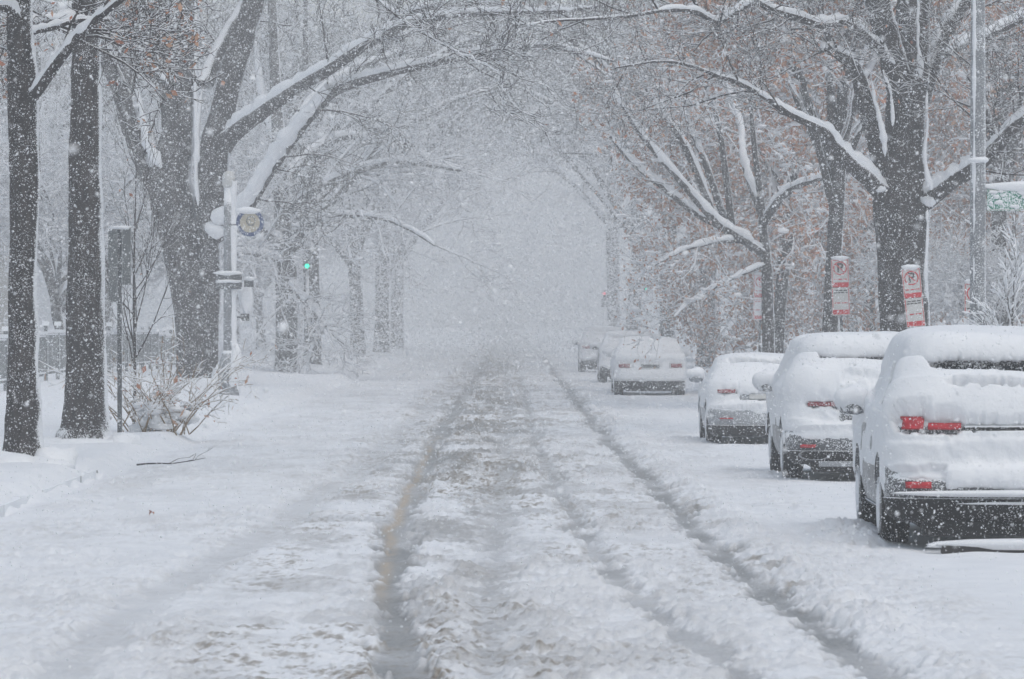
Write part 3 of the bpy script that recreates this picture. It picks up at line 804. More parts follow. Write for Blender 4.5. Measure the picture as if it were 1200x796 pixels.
backwords = ['behind the massive tree and its low limb', 'between the two parking signs', 'beyond the lamp pole', 'behind the green street sign', 'at the right edge of the view', 'behind the thin dark trunk', 'deep in the haze above the sedan', 'far behind the small hatchback', 'farthest back over the parked cars', 'left of the massive tree']
for i, (x, y, key, sc) in enumerate(((13.0, 112, 'oak_a', 1.15), (11.0, 128, 'oak_b', 1.1), (15.5, 122, 'oak_b', 1.1), (18.5, 140, 'oak_a', 1.25), (20.0, 158, 'bare_b', .9),
                                     (12.5, 152, 'oak_b', 1.2), (12.0, 185, 'laden', 1.5), (15.0, 175, 'oak_a', 1.2), (16.0, 215, 'bare_a', 1.0), (11.5, 100, 'laden', .45))):
    plant(key, x, y, rng.uniform(0, 6.28), sc, {'oak_a': 'rust-leaved background oak ', 'oak_b': 'spreading russet background oak ', 'bare_b': 'bare background tree ', 'bare_a': 'bare misty background tree ', 'laden': 'white snow-laden low tree '}[key] + backwords[i], GB)

# pale tree with a fan of white limbs, right
y0 = 104.0
root = np.array(at(902, 450, y0)); root[2] = ground_z(root[0], y0) - .1
t = thing('tree', 'slim tree with a fan of straight white limbs slanting left over the parked cars', 'tree', root, 0, GR)
T = Tree(41, 2.4)
px_limb(T, root, y0, [(903, 466, 20), (902, 440, 16), (900, 370, 14), (898, 310, 13), (892, 240, 9), (882, 150, 6), (875, 50, 4)], 34)
sx = st(len=[1.8, 1.0, .6], n=[4, 3], rad=[.022, .014, .010], k=[7, 5, 4], rmin=.008, leaf=3, leafp=.7)
for pts, dy in (([(898, 300, 12), (872, 282, 11), (846, 266, 10), (820, 240, 8), (795, 210, 7), (762, 172, 6), (738, 140, 5), (718, 102, 3)], -2),
                ([(846, 266, 9), (815, 250, 8), (780, 222, 7), (745, 194, 6), (715, 160, 4)], 0),
                ([(840, 262, 9), (815, 200, 8), (795, 160, 7), (770, 125, 5), (750, 92, 3)], -2),
                ([(852, 266, 9), (828, 195, 8), (810, 150, 6), (797, 112, 4)], 1),
                ([(858, 268, 9), (848, 185, 8), (840, 140, 6), (826, 100, 4)], -1),
                ([(892, 250, 9), (872, 190, 8), (868, 150, 6), (852, 100, 4)], 2),
                ([(872, 282, 7), (838, 284, 5), (800, 294, 3.6), (765, 312, 2.6), (738, 334, 2)], -4),
                ([(898, 310, 6), (868, 322, 4), (836, 338, 3), (806, 356, 2.4), (790, 372, 2)], -3),
                ([(894, 262, 10), (915, 232, 9), (940, 216, 7), (975, 206, 5)], -2)):
    p, r = px_limb(T, root, y0, pts, 24, dy)
    T.spawn(p, r, sx, 0, 6, .3)
T.build(t, 'bark', 14, .03, twig='twig_snowy', clumps=320)

# ------------------------------------------------------------------ saplings and shrub
def sapling(label, loc, h, seed, amount, spread, nst, leafp, rad=.02):
    t = thing('sapling', label, 'sapling', loc)
    T = Tree(seed, amount); r = T.r
    p, q = T.limb([np.array([0, 0, -.1]), np.array([.02, 0, h * .25]), np.array([.0, .0, h * .5]), np.array([.05, 0, h])], [rad, rad * .9, rad * .7, .005], 18)
    sxx = st(len=[h * .42, h * .2, h * .1], n=[5, 3], rad=[rad * .6, rad * .35, .005], k=[7, 5, 4], rmin=.0045, wig=[.06, .1, .15], trop=[.35, .2, .1], ang=(.35, .8), leaf=1, leafp=leafp)
    T.spawn(p, q, sxx, 0, nst, .22)
    T.big, T.small = T.big[:1], T.small + T.big[1:]
    T.build(t, 'bark', 8, .004, leafsize=.04)
    return t
x, y, z = at(157, 490, 68); sapling('thin bare sapling rising behind the twin panel sign', (x, y, ground_z(x, y)), 4.6, 51, .35, 1, 16, .06, .028)
x, y, z = at(1184, 470, 52); sapling('small sapling thick with clinging snow in front of the street lamp pole', (x, y, ground_z(x, y)), 2.25, 52, 2.6, 1, 13, .0, .026)

x, y = at(185, 505, 66.5)[:2]
t = thing('shrub', 'low shrub bowed under snow beside the sign post', 'shrub', (x, y, ground_z(x, y)))
T = Tree(53, 1.7)
for i in range(46):
    an = T.r.uniform(0, 2 * PI); ln = T.r.uniform(.8, 1.9)
    T.grow(np.array([T.r.normal(0, .28), T.r.normal(0, .3), -.05]), nrm(np.array([math.cos(an) * .6, math.sin(an) * .6, 1.1])), ln, .012, 0,
           st(len=[1, .45, .25], n=[4, 2], k=[7, 5, 4], rad=[.012, .007, .005], trop=[-.55, -.4, -.2], rmin=.004, leaf=1, leafp=.2))
for i in range(18):
    T.blobs.append((np.array([T.r.normal(.05, .36), T.r.normal(-.1, .3), T.r.uniform(.03, .42)]), T.r.uniform(.08, .2, 3) * np.array([1, 1, .7])))
T.big, T.small = [], T.small + T.big
V, Q = tubes(T.small, 4); n0 = len(Q)
C = np.array(T.leaf); n = len(C); a = T.r.normal(size=(n, 3)) * .03; b_ = T.r.normal(size=(n, 3)) * .018
lv = np.stack([C - a, C + b_, C + a, C - b_], 1).reshape(-1, 3)
link('stem', mesh_np('stem', V, Q, mats=[M['dead_stem']]), t)
link('foliage', mesh_np('foliage', lv, np.arange(n * 4).reshape(n, 4), mats=[M['leaf']]), t)
V, Q = tubes(T.snow + T.snow2, 5); Vs, Qs = [V], [Q]; base = len(V)
for c, rad in T.blobs:
    bv, bq = blob(c, rad, T.r); Vs.append(bv); Qs.append(bq + base); base += len(bv)
link('snow_cover', mesh_np('snow_cover', np.concatenate(Vs), np.concatenate(Qs), mats=[M['snow']]), t)

# ------------------------------------------------------------------ cars
def car_profile(kind):
    # z, rear y, front y, half width, corner radius
    if kind == 'suv':
        return [(.27, .16, 4.44, .80, .20), (.32, .07, 4.52, .88, .24), (.44, .02, 4.60, .915, .26), (.50, .00, 4.62, .93, .26), (.60, .00, 4.62, .935, .26), (.66, .05, 4.60, .935, .26),
                (.80, .075, 4.56, .935, .26), (.98, .07, 4.42, .925, .25), (1.04, .08, 3.95, .918, .25), (1.08, .10, 3.50, .905, .24), (1.12, .14, 3.38, .885, .24), (1.16, .18, 3.28, .862, .23),
                (1.30, .30, 3.00, .80, .20), (1.45, .42, 2.72, .74, .18), (1.55, .49, 2.54, .695, .17), (1.585, .42, 2.48, .675, .17), (1.61, .42, 2.42, .655, .18), (1.64, .50, 2.30, .61, .22), (1.66, .64, 2.10, .52, .26), (1.672, .85, 1.9, .36, .26), (1.676, 1.1, 1.7, .18, .16)]
    if kind == 'hatch':
        return [(.17, .14, 4.10, .78, .20), (.23, .06, 4.20, .84, .24), (.36, .01, 4.28, .87, .28), (.46, .00, 4.30, .885, .28), (.56, .01, 4.30, .89, .28), (.62, .06, 4.28, .885, .28),
                (.72, .09, 4.20, .88, .28), (.84, .10, 4.05, .875, .27), (.88, .12, 3.60, .865, .26), (.92, .20, 3.10, .85, .26), (.96, .28, 2.98, .825, .25),
                (1.10, .52, 2.70, .75, .2), (1.20, .66, 2.5, .70, .18), (1.235, .62, 2.44, .675, .18), (1.26, .64, 2.38, .65, .18), (1.29, .74, 2.2, .60, .22), (1.32, .95, 2.0, .48, .26), (1.335, 1.2, 1.8, .3, .22), (1.34, 1.4, 1.65, .15, .1)]
    return [(.20, .14, 4.58, .80, .22), (.26, .06, 4.68, .87, .26), (.40, .01, 4.76, .90, .28), (.50, .00, 4.78, .91, .28), (.60, .01, 4.78, .915, .28), (.68, .04, 4.74, .91, .28),
            (.80, .05, 4.65, .905, .27), (.92, .06, 4.30, .89, .26), (.97, .08, 3.75, .88, .25), (1.0, .14, 3.45, .87, .24), (1.03, .55, 3.35, .85, .23), (1.06, .72, 3.28, .83, .22),
            (1.20, 1.02, 2.98, .76, .2), (1.32, 1.25, 2.72, .70, .18), (1.37, 1.36, 2.6, .66, .18), (1.40, 1.5, 2.45, .6, .22), (1.43, 1.7, 2.25, .45, .22), (1.44, 1.85, 2.1, .2, .1)]

class Car:
    def __init__(s, kind, dz, nE, nC, nS, wheels, wr, hs=1.0):
        A = np.array(car_profile(kind)); A[:, 0] *= hs
        ar = np.concatenate([[0], np.cumsum(np.sqrt(np.diff(A[:, 0]) ** 2 + np.diff(A[:, 1]) ** 2 + np.diff(A[:, 3]) ** 2))])
        u_ = np.arange(0, ar[-1], dz)
        g = lambda c: np.interp(u_, ar, A[:, c])
        zs, yr, yf, hw, rd = g(0), g(1), g(2), g(3), g(4)
        def sm(a, n=3):   # soften the creases a little
            for _ in range(n): a = np.concatenate([a[:1], .25 * a[:-2] + .5 * a[1:-1] + .25 * a[2:], a[-1:]])
            return a
        zs, yr, yf, hw, rd = sm(zs, 5), sm(yr, 5), sm(yf, 3), sm(hw, 5), sm(rd, 8)
        s.dz = dz
        s.top = zs[-1]; s.zs = zs; s.hwmax = hw.max(); s.L = yf.max()
        seg, fr = [], []
        pts = []
        def lerp(a, b, n): return a + (b - a) * (np.arange(n) / n)
        for sgname, n in (('R', nE), ('RL', nC), ('L', nS), ('FL', nC), ('F', nE), ('FR', nC), ('S', nS), ('RR', nC)):
            seg += [sgname] * n; fr += list(np.arange(n) / n)
        s.seg = np.array(seg); s.fr = np.array(fr)
        X = np.zeros((len(zs), len(seg))); Y = X.copy()
        for i in range(len(zs)):
            r = min(rd[i], hw[i] * .9, (yf[i] - yr[i]) * .45); h = hw[i]; a, b = yr[i], yf[i]
            br = .10 * h; bf = .22 * h
            th = (np.arange(nC) / nC) * PI / 2
            xs = np.concatenate([lerp(h - r, -(h - r), nE), -(h - r) - r * np.sin(th), np.full(nS, -h), -(h - r) - r * np.cos(th),
                                 lerp(-(h - r), h - r, nE), h - r + r * np.sin(th), np.full(nS, h), h - r + r * np.cos(th)])
            ys = np.concatenate([np.full(nE, a), a + r - r * np.cos(th), lerp(a + r, b - r, nS), b - r + r * np.sin(th),
                                 np.full(nE, b), b - r + r * np.cos(th), lerp(b - r, a + r, nS), a + r - r * np.sin(th)])
            wR = sst(a + .7, a, ys); wF = sst(b - 1.0, b, ys)
            ys = ys + br * (xs / h) ** 2 * wR - bf * (xs / h) ** 2 * wF
            X[i] = xs; Y[i] = ys
        Z = np.broadcast_to(zs[:, None], X.shape).copy()
        s.G0 = np.stack([X, Y, Z], -1)
        G = s.G0.copy()
        s.arch = np.zeros(X.shape, bool)
        for wy in wheels:
            dd = np.hypot(Y - wy, (Z - wr) * 1.0)
            m_ = (dd < wr + .075) & ((s.seg == 'L') | (s.seg == 'S') | np.isin(s.seg, ['RL', 'FL', 'FR', 'RR']))[None, :] & (np.abs(X) > .5)
            s.arch |= m_
        G[..., 0] = np.where(s.arch, np.sign(X) * (s.hwmax - .30), G[..., 0])
        # sides tuck in and out gently
        s.G = G
        du = np.roll(s.G0, -1, 1) - np.roll(s.G0, 1, 1); dv = np.gradient(s.G0, axis=0)
        nn = np.cross(dv, du); nn /= np.linalg.norm(nn, axis=2, keepdims=True) + 1e-9
        s.N = nn
        out = (s.N[..., :2] * (s.G0[..., :2] - np.array([0, s.L / 2]))).sum(-1)
        if out.mean() < 0: s.N = -s.N
        s.wheels = wheels; s.wr = wr
    def grid_mesh(s, name, V, keep, mats, smooth=True):
        nz, n = keep.shape[0], V.shape[1]
        i = np.arange(V.shape[0] * n).reshape(V.shape[0], n)
        Q = np.stack([i[:-1], np.roll(i[:-1], -1, 1), np.roll(i[1:], -1, 1), i[1:]], -1)[keep]
        used, inv = np.unique(Q, return_inverse=True)
        return mesh_np(name, V.reshape(-1, 3)[used], inv.reshape(-1, 4), mats=mats, smooth=smooth)
    def facemask(s, vm):
        r = np.roll(vm, -1, 1)
        return vm[:-1] & vm[1:] & r[:-1] & r[1:]
    def body(s, root, mat):
        n = s.G.shape[1]; nz = s.G.shape[0]
        V = s.G.reshape(-1, 3)
        i = np.arange(nz * n).reshape(nz, n)
        Q = np.stack([i[:-1], i[1:], np.roll(i[1:], -1, 1), np.roll(i[:-1], -1, 1)], -1).reshape(-1, 4)[:, ::-1]
        c0 = s.G[0].mean(0); c1 = s.G[-1].mean(0)
        V = np.vstack([V, c0, c1]); a = len(V) - 2
        T1 = np.stack([i[0], np.full(n, a), np.roll(i[0], -1)], -1); T2 = np.stack([i[-1], np.roll(i[-1], -1), np.full(n, a + 1)], -1)
        link('body', mesh_np('body', V, Q, np.concatenate([T1, T2]), mats=[mat]), root)
    def patch(s, name, root, mat, segs, f0, f1, z0, z1, off=.004, xr=None):
        """a panel lying on the body: window, lamp, cladding"""
        Zm = (s.G0[..., 2] >= z0) & (s.G0[..., 2] <= z1)
        cm = np.isin(s.seg, segs) & (s.fr >= f0) & (s.fr <= f1)
        vm = Zm & cm[None] & ~s.arch
        if xr: vm &= (s.G0[..., 0] >= xr[0]) & (s.G0[..., 0] <= xr[1])
        k = s.facemask(vm)
        if not k.any(): return None
        me = s.grid_mesh(name, s.G + s.N * off, k, [mat])
        o = link(name, me, root)
        sd_ = o.modifiers.new('thickness', 'SOLIDIFY'); sd_.thickness = max(off, .004) + .004; sd_.offset = -1
        return o
    def snow(s, root, cfg, seed):
        P = s.G0; Nn = s.N
        up = np.clip(Nn[..., 2], 0, 1); rear = np.clip(-Nn[..., 1], 0, 1); side = np.abs(Nn[..., 0]); front = np.clip(Nn[..., 1], 0, 1)
        q = P + seed * 3.1
        a = n3(q, 1.6, 1); b = n3(q, 4.5, 2); c = n3(q, 13, 3); d = n3(q, 34, 4)
        fl = .5 * a + .3 * b + .2 * c
        T = cfg['up'] * sst(.25, .85, up) * (.75 + .5 * a)
        T = T + rear * cfg['rear'] * (.25 + 1.5 * fl) * (1 - sst(.3, .9, up)) + rear * sst(.25, .6, up) * cfg.get('slope', .06) * (.5 + a)
        T = T + side * cfg['side'] * (fl * 1.6 + .5 * c - cfg.get('side_bare', .62)) + front * .02
        def blur(a, n):
            for _ in range(n):
                a = np.concatenate([a[:1], .25 * a[:-2] + .5 * a[1:-1] + .25 * a[2:], a[-1:]])
                a = .25 * np.roll(a, 1, 1) + .5 * a + .25 * np.roll(a, -1, 1)
            return a
        nb = int(2 * (.055 / s.dz) ** 2)
        T = blur(T, nb)
        D = Nn.copy(); D[..., 2] += .45 * up; D = blur(D, nb); D /= np.linalg.norm(D, axis=2, keepdims=True)
        q2 = P + D * np.clip(T, 0, 1)[..., None] + seed * 5.3
        b = n3(q2, 4.5, 2); c = n3(q2, 12, 3); d = n3(q2, 30, 4)
        T = T + ((b - .5) * .05 + (c - .5) * .026 + (d - .5) * .012) * sst(.0, .04, T) * (1 - .8 * sst(.12, .5, blur(up, nb)))
        for zl_, amp in cfg.get('slump', []):
            lev = zl_ + (n3(P * np.array([1, 0, 0]) + seed * 2.2, 2.6, 7) - .5) * .16
            T = T + amp * (1 - sst(lev - .012, lev + .02, P[..., 2])) * sst(lev - .22, lev - .02, P[..., 2]) * rear
        z = P[..., 2]; x = P[..., 0]
        zl = cfg['low'] + (b - .5) * .12
        T = T - .12 * (1 - sst(zl - .05, zl + .05, z)) * (1 + 0 * x)
        isr = np.isin(s.seg, ['R', 'RL', 'RR'])[None] & np.ones_like(x, bool)
        for (x0, x1, z0, z1, amt) in cfg['bare']:
            e = .035 if amt < .5 else .014
            wob = ((c - .5) * .05 + (d - .5) * .03) * (1 if amt < .5 else .35)
            ex = e if amt < .5 else .06
            m_ = sst(x0 - ex, x0 + ex, x + wob + (b - .5) * .1) * (1 - sst(x1 - ex, x1 + ex, x + wob + (b - .5) * .1)) * sst(z0 - e * .7, z0 + e * .7, z + wob) * (1 - sst(z1 - e * .7, z1 + e * .7, z + wob))
            T = T - amt * m_ * isr
        for (y0_, y1_, z0, z1, amt) in cfg.get('bare_side', []):
            m_ = sst(y0_ - .05, y0_ + .05, P[..., 1]) * (1 - sst(y1_ - .05, y1_ + .05, P[..., 1])) * sst(z0 - .02, z0 + .02, z) * (1 - sst(z1 - .02, z1 + .02, z))
            T = T - amt * m_ * (side > .5)
        T = np.where(s.arch, -.02, T)
        vm = T > 0
        r = np.roll(vm, -1, 1)
        keep = vm[:-1] | vm[1:] | r[:-1] | r[1:]
        am = s.arch; ar = np.roll(am, -1, 1); keep &= ~(am[:-1] | am[1:] | ar[:-1] | ar[1:])
        Pb = blur(P, nb); wS = sst(.02, .07, T)[..., None]
        V = P * (1 - wS) + Pb * wS + D * np.where(T > 0, T, -.012)[..., None]
        i = np.arange(V.shape[0] * V.shape[1]).reshape(V.shape[:2])
        Q = np.stack([i[:-1], np.roll(i[:-1], -1, 1), np.roll(i[1:], -1, 1), i[1:]], -1)[keep]
        # close the top
        top = i[-1]; cpt = V[-1].mean(0)
        Vf = np.vstack([V.reshape(-1, 3), cpt])
        tri = np.stack([top, np.roll(top, -1), np.full(len(top), len(Vf) - 1)], -1)
        used = np.unique(np.concatenate([Q.ravel(), tri.ravel()]))
        mp = np.zeros(len(Vf), int); mp[used] = np.arange(len(used))
        link('snow_cover', mesh_np('snow_cover', Vf[used], mp[Q], mp[tri], mats=[M['snow']]), root)
    def wheel(s, root, x, y):
        wr = s.wr; w = .115
        sg = -1 if x < 0 else 1
        Mx = Matrix.Translation((x, y, wr)) @ Matrix.Rotation(sg * PI / 2, 4, 'Y')
        mb = MB()
        prof = [(wr * .62, -w), (wr * .9, -w * 1.02), (wr * .975, -w * .86), (wr, -w * .5), (wr * .985, -w * .48), (wr * .985, -w * .42), (wr, -w * .4), (wr, -.01), (wr * .985, -.006), (wr * .985, .006), (wr, .01), (wr, w * .4), (wr * .985, w * .42), (wr * .985, w * .48), (wr, w * .5), (wr * .975, w * .86), (wr * .9, w * 1.02), (wr * .62, w)]
        mb.lathe(prof, 40, 0, Mx)
        wo = mb.build('wheel', [M['rubber']], root, True)
        mb = MB()
        mb.ring((0, 0), wr * .56, wr * .66, -.02, .04, 36, 0, Mx @ Matrix.Translation((0, 0, w * .95)) @ Matrix.Rotation(PI / 2, 4, 'X'))
        for k in range(5):
            mb.box((wr * .32, 0, w * .8), (wr * .56, .055, .03), 0, Mx @ Matrix.Rotation(k * 2 * PI / 5, 4, 'Z'))
        mb.lathe([(.001, w * .95), (.06, w * .93), (.07, w * .7)], 16, 0, Mx, caps=False)
        mb.build('rim', [M['rim']], wo)
        r = np.random.default_rng(int(abs(x * 97 + y * 13)))
        V, Q = blob((x + sg * (w + .005), y + .02, wr), (.022, wr * .6, wr * .62), r, 18, 11, .3)
        link('snow_crust', mesh_np('snow_crust', V, Q, mats=[M['snow']]), wo)
    def mirror(s, root, y, z, mat, side, cap=.06):
        x = side * (s.hwmax + .08)
        r = np.random.default_rng(7)
        V, Q = blob((x, y, z), (.13, .09, .085), r, 16, 10, .08)
        o = link('mirror', mesh_np('mirror', V, Q, mats=[mat]), root)
        mb = MB(); mb.box((x - side * .12, y + .02, z - .03), (.16, .05, .05)); mb.build('mirror_arm', [mat], o)
        V, Q = blob((x, y + .01, z + .055), (.155, .13, .075 + cap), r, 16, 10, .25)
        link('snow_cap', mesh_np('snow_cap', V, Q, mats=[M['snow']]), o)

def glaze(c, root, z0, z1, zr0, zr1):
    c.patch('rear_window', root, M['glass'], ['R'], .04, .96, zr0, zr1, .004)
    c.patch('windscreen', root, M['glass'], ['F'], .04, .96, z0, z1, .004)
    for sg in ('L', 'S'):
        sp = [(.06, .26), (.29, .58), (.61, .93)]
        for a, b in sp:
            if sg == 'S': a, b = 1 - b, 1 - a
            c.patch('side_window', root, M['glass'], [sg], a, b, z0, z1, .004)

def make_car(name, label, loc, rz, kind, paint, cfg, res, seed, lights, win, hs=1.0, wheels=(.95, 3.62), wr=.35, mir=(3.05, 1.12)):
    t = thing(name, label, 'car', loc, rz, 'cars parked along the right kerb')
    dz, nE, nC, nS = res
    c = Car(kind, dz, nE, nC, nS, wheels, wr, hs)
    c.body(t, M[paint])
    glaze(c, t, *win)
    c.patch('bumper', t, M['plastic'], ['R', 'RL', 'RR'], 0, 1, .0, cfg['clad'], .012)
    for sg in ('L', 'S'): c.patch('side_sill', t, M['plastic'], [sg], 0, 1, .0, cfg['clad'] * .72, .010)
    for nm, x0, x1, z0, z1, mt, off in lights:
        for s_ in (-1, 1):
            xr = (x0, x1) if s_ < 0 else (-x1, -x0)
            c.patch(nm, t, M[mt], ['R', 'RL', 'RR'], 0, 1, z0, z1, off, xr)
    c.snow(t, cfg, seed)
    for wx in (-1, 1):
        for wy in wheels: c.wheel(t, wx * (c.hwmax - .125), wy)
    for sd_ in (-1, 1): c.mirror(t, mir[0], mir[1], M[paint], sd_, cfg.get('mcap', .06))
    mb = MB(); mb.box((0, 2.2, .24), (1.2, 3.6, .12)); mb.box((0, .30, .235), (1.24, .34, .19)); mb.box((0, .95, .3), (1.3, .12, .12))
    mb.build('underbody', [M['plastic']], t)
    return t, c

FINE = (.016, 110, 14, 190); MID = (.024, 70, 10, 120); LOW = (.035, 36, 8, 60)
# nearest crossover
cfg1 = dict(up=.17, rear=.05, side=.040, side_bare=.80, slope=.09, low=.50, clad=.47, mcap=.05, slump=[(1.27, .05), (.92, .03)],
            bare=[(-.46, .46, 1.36, 1.575, .6), (-.78, -.60, 1.0, 1.085, .45), (-.62, -.32, 1.0, 1.055, .45), (.32, .78, 1.0, 1.07, .45), (-.30, .30, 1.01, 1.05, .5),
                  (-.95, -.45, .46, .69, .085), (.45, .95, .46, .69, .085), (-.6, .6, .50, .56, .03), (-.80, -.55, .535, .59, .3), (.55, .80, .535, .59, .3), (-.40, .3, 1.205, 1.225, .2)],
            bare_side=[(2.5, 3.1, 1.2, 1.5, .3), (.85, 1.7, 1.2, 1.5, .3), (1.4, 2.9, .40, .66, .2)])
L1 = [('tail_light', -.79, -.61, 1.0, 1.095, 'lens_red', .022), ('tail_light', -.595, -.31, 1.005, 1.058, 'lens_red', .020), ('garnish_bar', -.30, .0, 1.012, 1.05, 'plastic', .014),
      ('reflector', -.78, -.56, .535, .585, 'lens_red', .020)]
t1, c1 = make_car('parked_car', 'nearest snow-covered crossover with bright red tail lights, cut by the picture edge', (4.08, 35.0, 0), -.018, 'suv', 'paint_grey', cfg1, FINE, 1, L1, (1.17, 1.54, 1.18, 1.56), wr=.36, mir=(3.05, 1.16))
mb = MB(); mb.box((0, -.02, .475), (1.5, .12, .03)); mb.box((0, .01, .405), (1.3, .10, .03))
V, Q = blob((0, -.005, .497), (.92, .085, .032), np.random.default_rng(3), 60, 9, .25); link('bumper_snow', mesh_np('bumper_snow', V, Q, mats=[M['snow']]), t1)
V, Q = blob((.15, -.01, .415), (.5, .04, .012), np.random.default_rng(4), 40, 9, .25); link('bumper_snow', mesh_np('bumper_snow', V, Q, mats=[M['snow']]), t1)
# second crossover
cfg2 = dict(up=.20, rear=.05, side=.036, side_bare=.80, slope=.10, low=.44, clad=.40, mcap=.06, slump=[(1.18, .04), (.78, .03)],
            bare=[(-.46, .55, 1.285, 1.485, .6), (-.70, -.26, .91, .975, .12), (.26, .70, .91, .975, .12), (-.30, .5, .74, .93, .12), (-.25, .4, 1.05, 1.11, .06),
                  (-.92, .92, .40, .62, .085), (-.80, -.55, .43, .50, .3), (.55, .80, .43, .50, .3)],
            bare_side=[(1.3, 3.0, .40, .62, .2), (.9, 1.5, 1.12, 1.38, .3)])
L2 = [('tail_light', -.70, -.26, .905, .975, 'lens_dull', .018), ('reflector', -.76, -.58, .44, .485, 'lens_red', .020)]
t2, c2 = make_car('parked_car', 'grey crossover under thick rounded snow with chrome exhaust trim, second in the row', (4.25, 50.0, 0), -.01, 'suv', 'paint_grey', cfg2, FINE, 2, L2, (1.10, 1.44, 1.10, 1.47), hs=.945, wr=.35, mir=(3.05, 1.12))
for sx_ in (-1, 1):
    mb = MB()
    mm = Matrix.Translation((sx_ * .60, .045, .345))
    mb.ring((0, 0), .87, 1.0, -.01, .03, 28, 0, mm @ Matrix.Diagonal((.19, 1, .062, 1)))
    mb.build('exhaust_trim', [M['chrome']], t2)
mb = MB(); mb.box((0, .03, .24), (1.1, .06, .06)); mb.build('skid_plate', [M['paint_silver']], t2)
# third, small hatchback
cfg3 = dict(up=.085, rear=.04, side=.028, slope=.08, low=.40, clad=.34, mcap=.03,
            bare=[(-.55, .6, 1.205, 1.235, .4), (-.72, -.45, .80, .86, .07), (.45, .72, .80, .86, .07), (-.42, .5, .70, .79, .12), (-.85, .85, .36, .58, .07), (-.72, -.48, .40, .46, .3), (.48, .72, .40, .46, .3)],
            bare_side=[(1.2, 3.0, .35, .55, .05)])
L3 = [('tail_light', -.74, -.46, .80, .86, 'lens_dull', .016), ('reflector', -.70, -.50, .405, .445, 'lens_red', .018), ('licence_plate', -.26, -.0, .71, .80, 'sign_white', .012)]
t3, c3 = make_car('parked_car', 'small silver hatchback coated in thin snow between the crossover and the far sedan', (4.03, 65.5, 0), -.008, 'hatch', 'paint_silver', cfg3, FINE, 3, L3, (.97, 1.19, .97, 1.20), wheels=(.85, 3.38), wr=.32, mir=(2.75, 1.02))
# fourth, white sedan
cfg4 = dict(up=.10, rear=.022, side=.02, slope=.10, low=.42, clad=.42, mcap=.04, bare=[(-.80, -.48, .74, .86, .06), (.48, .80, .74, .86, .06), (-.28, .28, .70, .86, .06), (-.8, .8, .88, .90, .05)], bare_side=[])
L4 = [('tail_light', -.80, -.52, .74, .86, 'lens_dull', .012), ('licence_plate', -.24, .0, .72, .84, 'sign_back', .010)]
t4, c4 = make_car('parked_car', 'white sedan half lost in the haze, seen squarely from behind', (3.76, 109, 0), 0, 'sedan', 'paint_white', cfg4, MID, 4, L4, (1.08, 1.36, 1.08, 1.36), wr=.33, mir=(3.1, 1.08))
# two more far off
cfg5 = dict(up=.11, rear=.02, side=.02, slope=.06, low=.48, clad=.46, mcap=.04, bare=[(-.8, -.5, .9, 1.05, .06), (.5, .8, .9, 1.05, .06), (-.5, .5, 1.2, 1.4, .05)], bare_side=[(.8, 3.0, .4, 1.45, .03)])
L5 = [('tail_light', -.85, -.55, .90, 1.04, 'lens_dull', .012)]
make_car('parked_car', 'dark car peeping out behind the white sedan', (3.92, 132, 0), 0, 'suv', 'paint_dark', cfg5, LOW, 5, L5, (1.12, 1.46, 1.12, 1.46), hs=.92)
make_car('parked_car', 'farthest parked car, a pale tall wagon fading into the whiteout', (3.80, 160, 0), 0, 'suv', 'paint_silver', dict(cfg5, up=.1), LOW, 6, L5, (1.18, 1.55, 1.18, 1.55))

# dark slab under snow behind the nearest car
mb = MB(); mb.box((0, 0, .035), (1.5, .16, .09), 0); sl = mb.build('slab', [M['wet_wood']])
sl.location = (4.32, 34.75, .0); sl.rotation_euler = (0, 0, -.03)
tag(sl, 'long dark slab capped with snow lying under the nearest rear bumper', 'slab')
V, Q = blob((0, 0, .09), (.78, .12, .05), np.random.default_rng(9), 50, 9, .3); link('snow_cap', mesh_np('snow_cap', V, Q, mats=[M['snow']]), sl)

# ------------------------------------------------------------------ street furniture
# lamp post, left
x, y, z = at(268, 466, 97); gz = ground_z(x, y) - .05
t = thing('street_lamp', 'lamp post with bulky base plastered with snow on its right side', 'street lamp', (x, y, gz))
mb = MB(); mb.lathe([(.24, 0), (.24, .62), (.22, .75), (.15, .98), (.13, 1.05)], 20); mb.build('base', [M['lamp_metal']], t, True)
mb = MB(); mb.lathe([(.12, 1.0), (.11, 4.0), (.10, 4.75)], 18); mb.build('pole', [M['lamp_metal']], t, True)
mb = MB(); mb.lathe([(.10, 4.75), (.14, 4.8), (.15, 5.0), (.11, 5.1), (.02, 5.14)], 18); mb.build('lantern', [M['sign_white']], t, True)
Vs, Qs = tubes([(np.array([[.10, -.02, z_] for z_ in np.linspace(.9, 4.9, 24)]), .07 + .03 * np.random.default_rng(2).random(24))], 8)
bv, bq = blob((.12, -.06, .55), (.20, .2, .56), np.random.default_rng(8)); 
link('snow_cover', mesh_np('snow_cover', np.concatenate([Vs, bv]), np.concatenate([Qs, bq + len(Vs)]), mats=[M['snow']]), t)
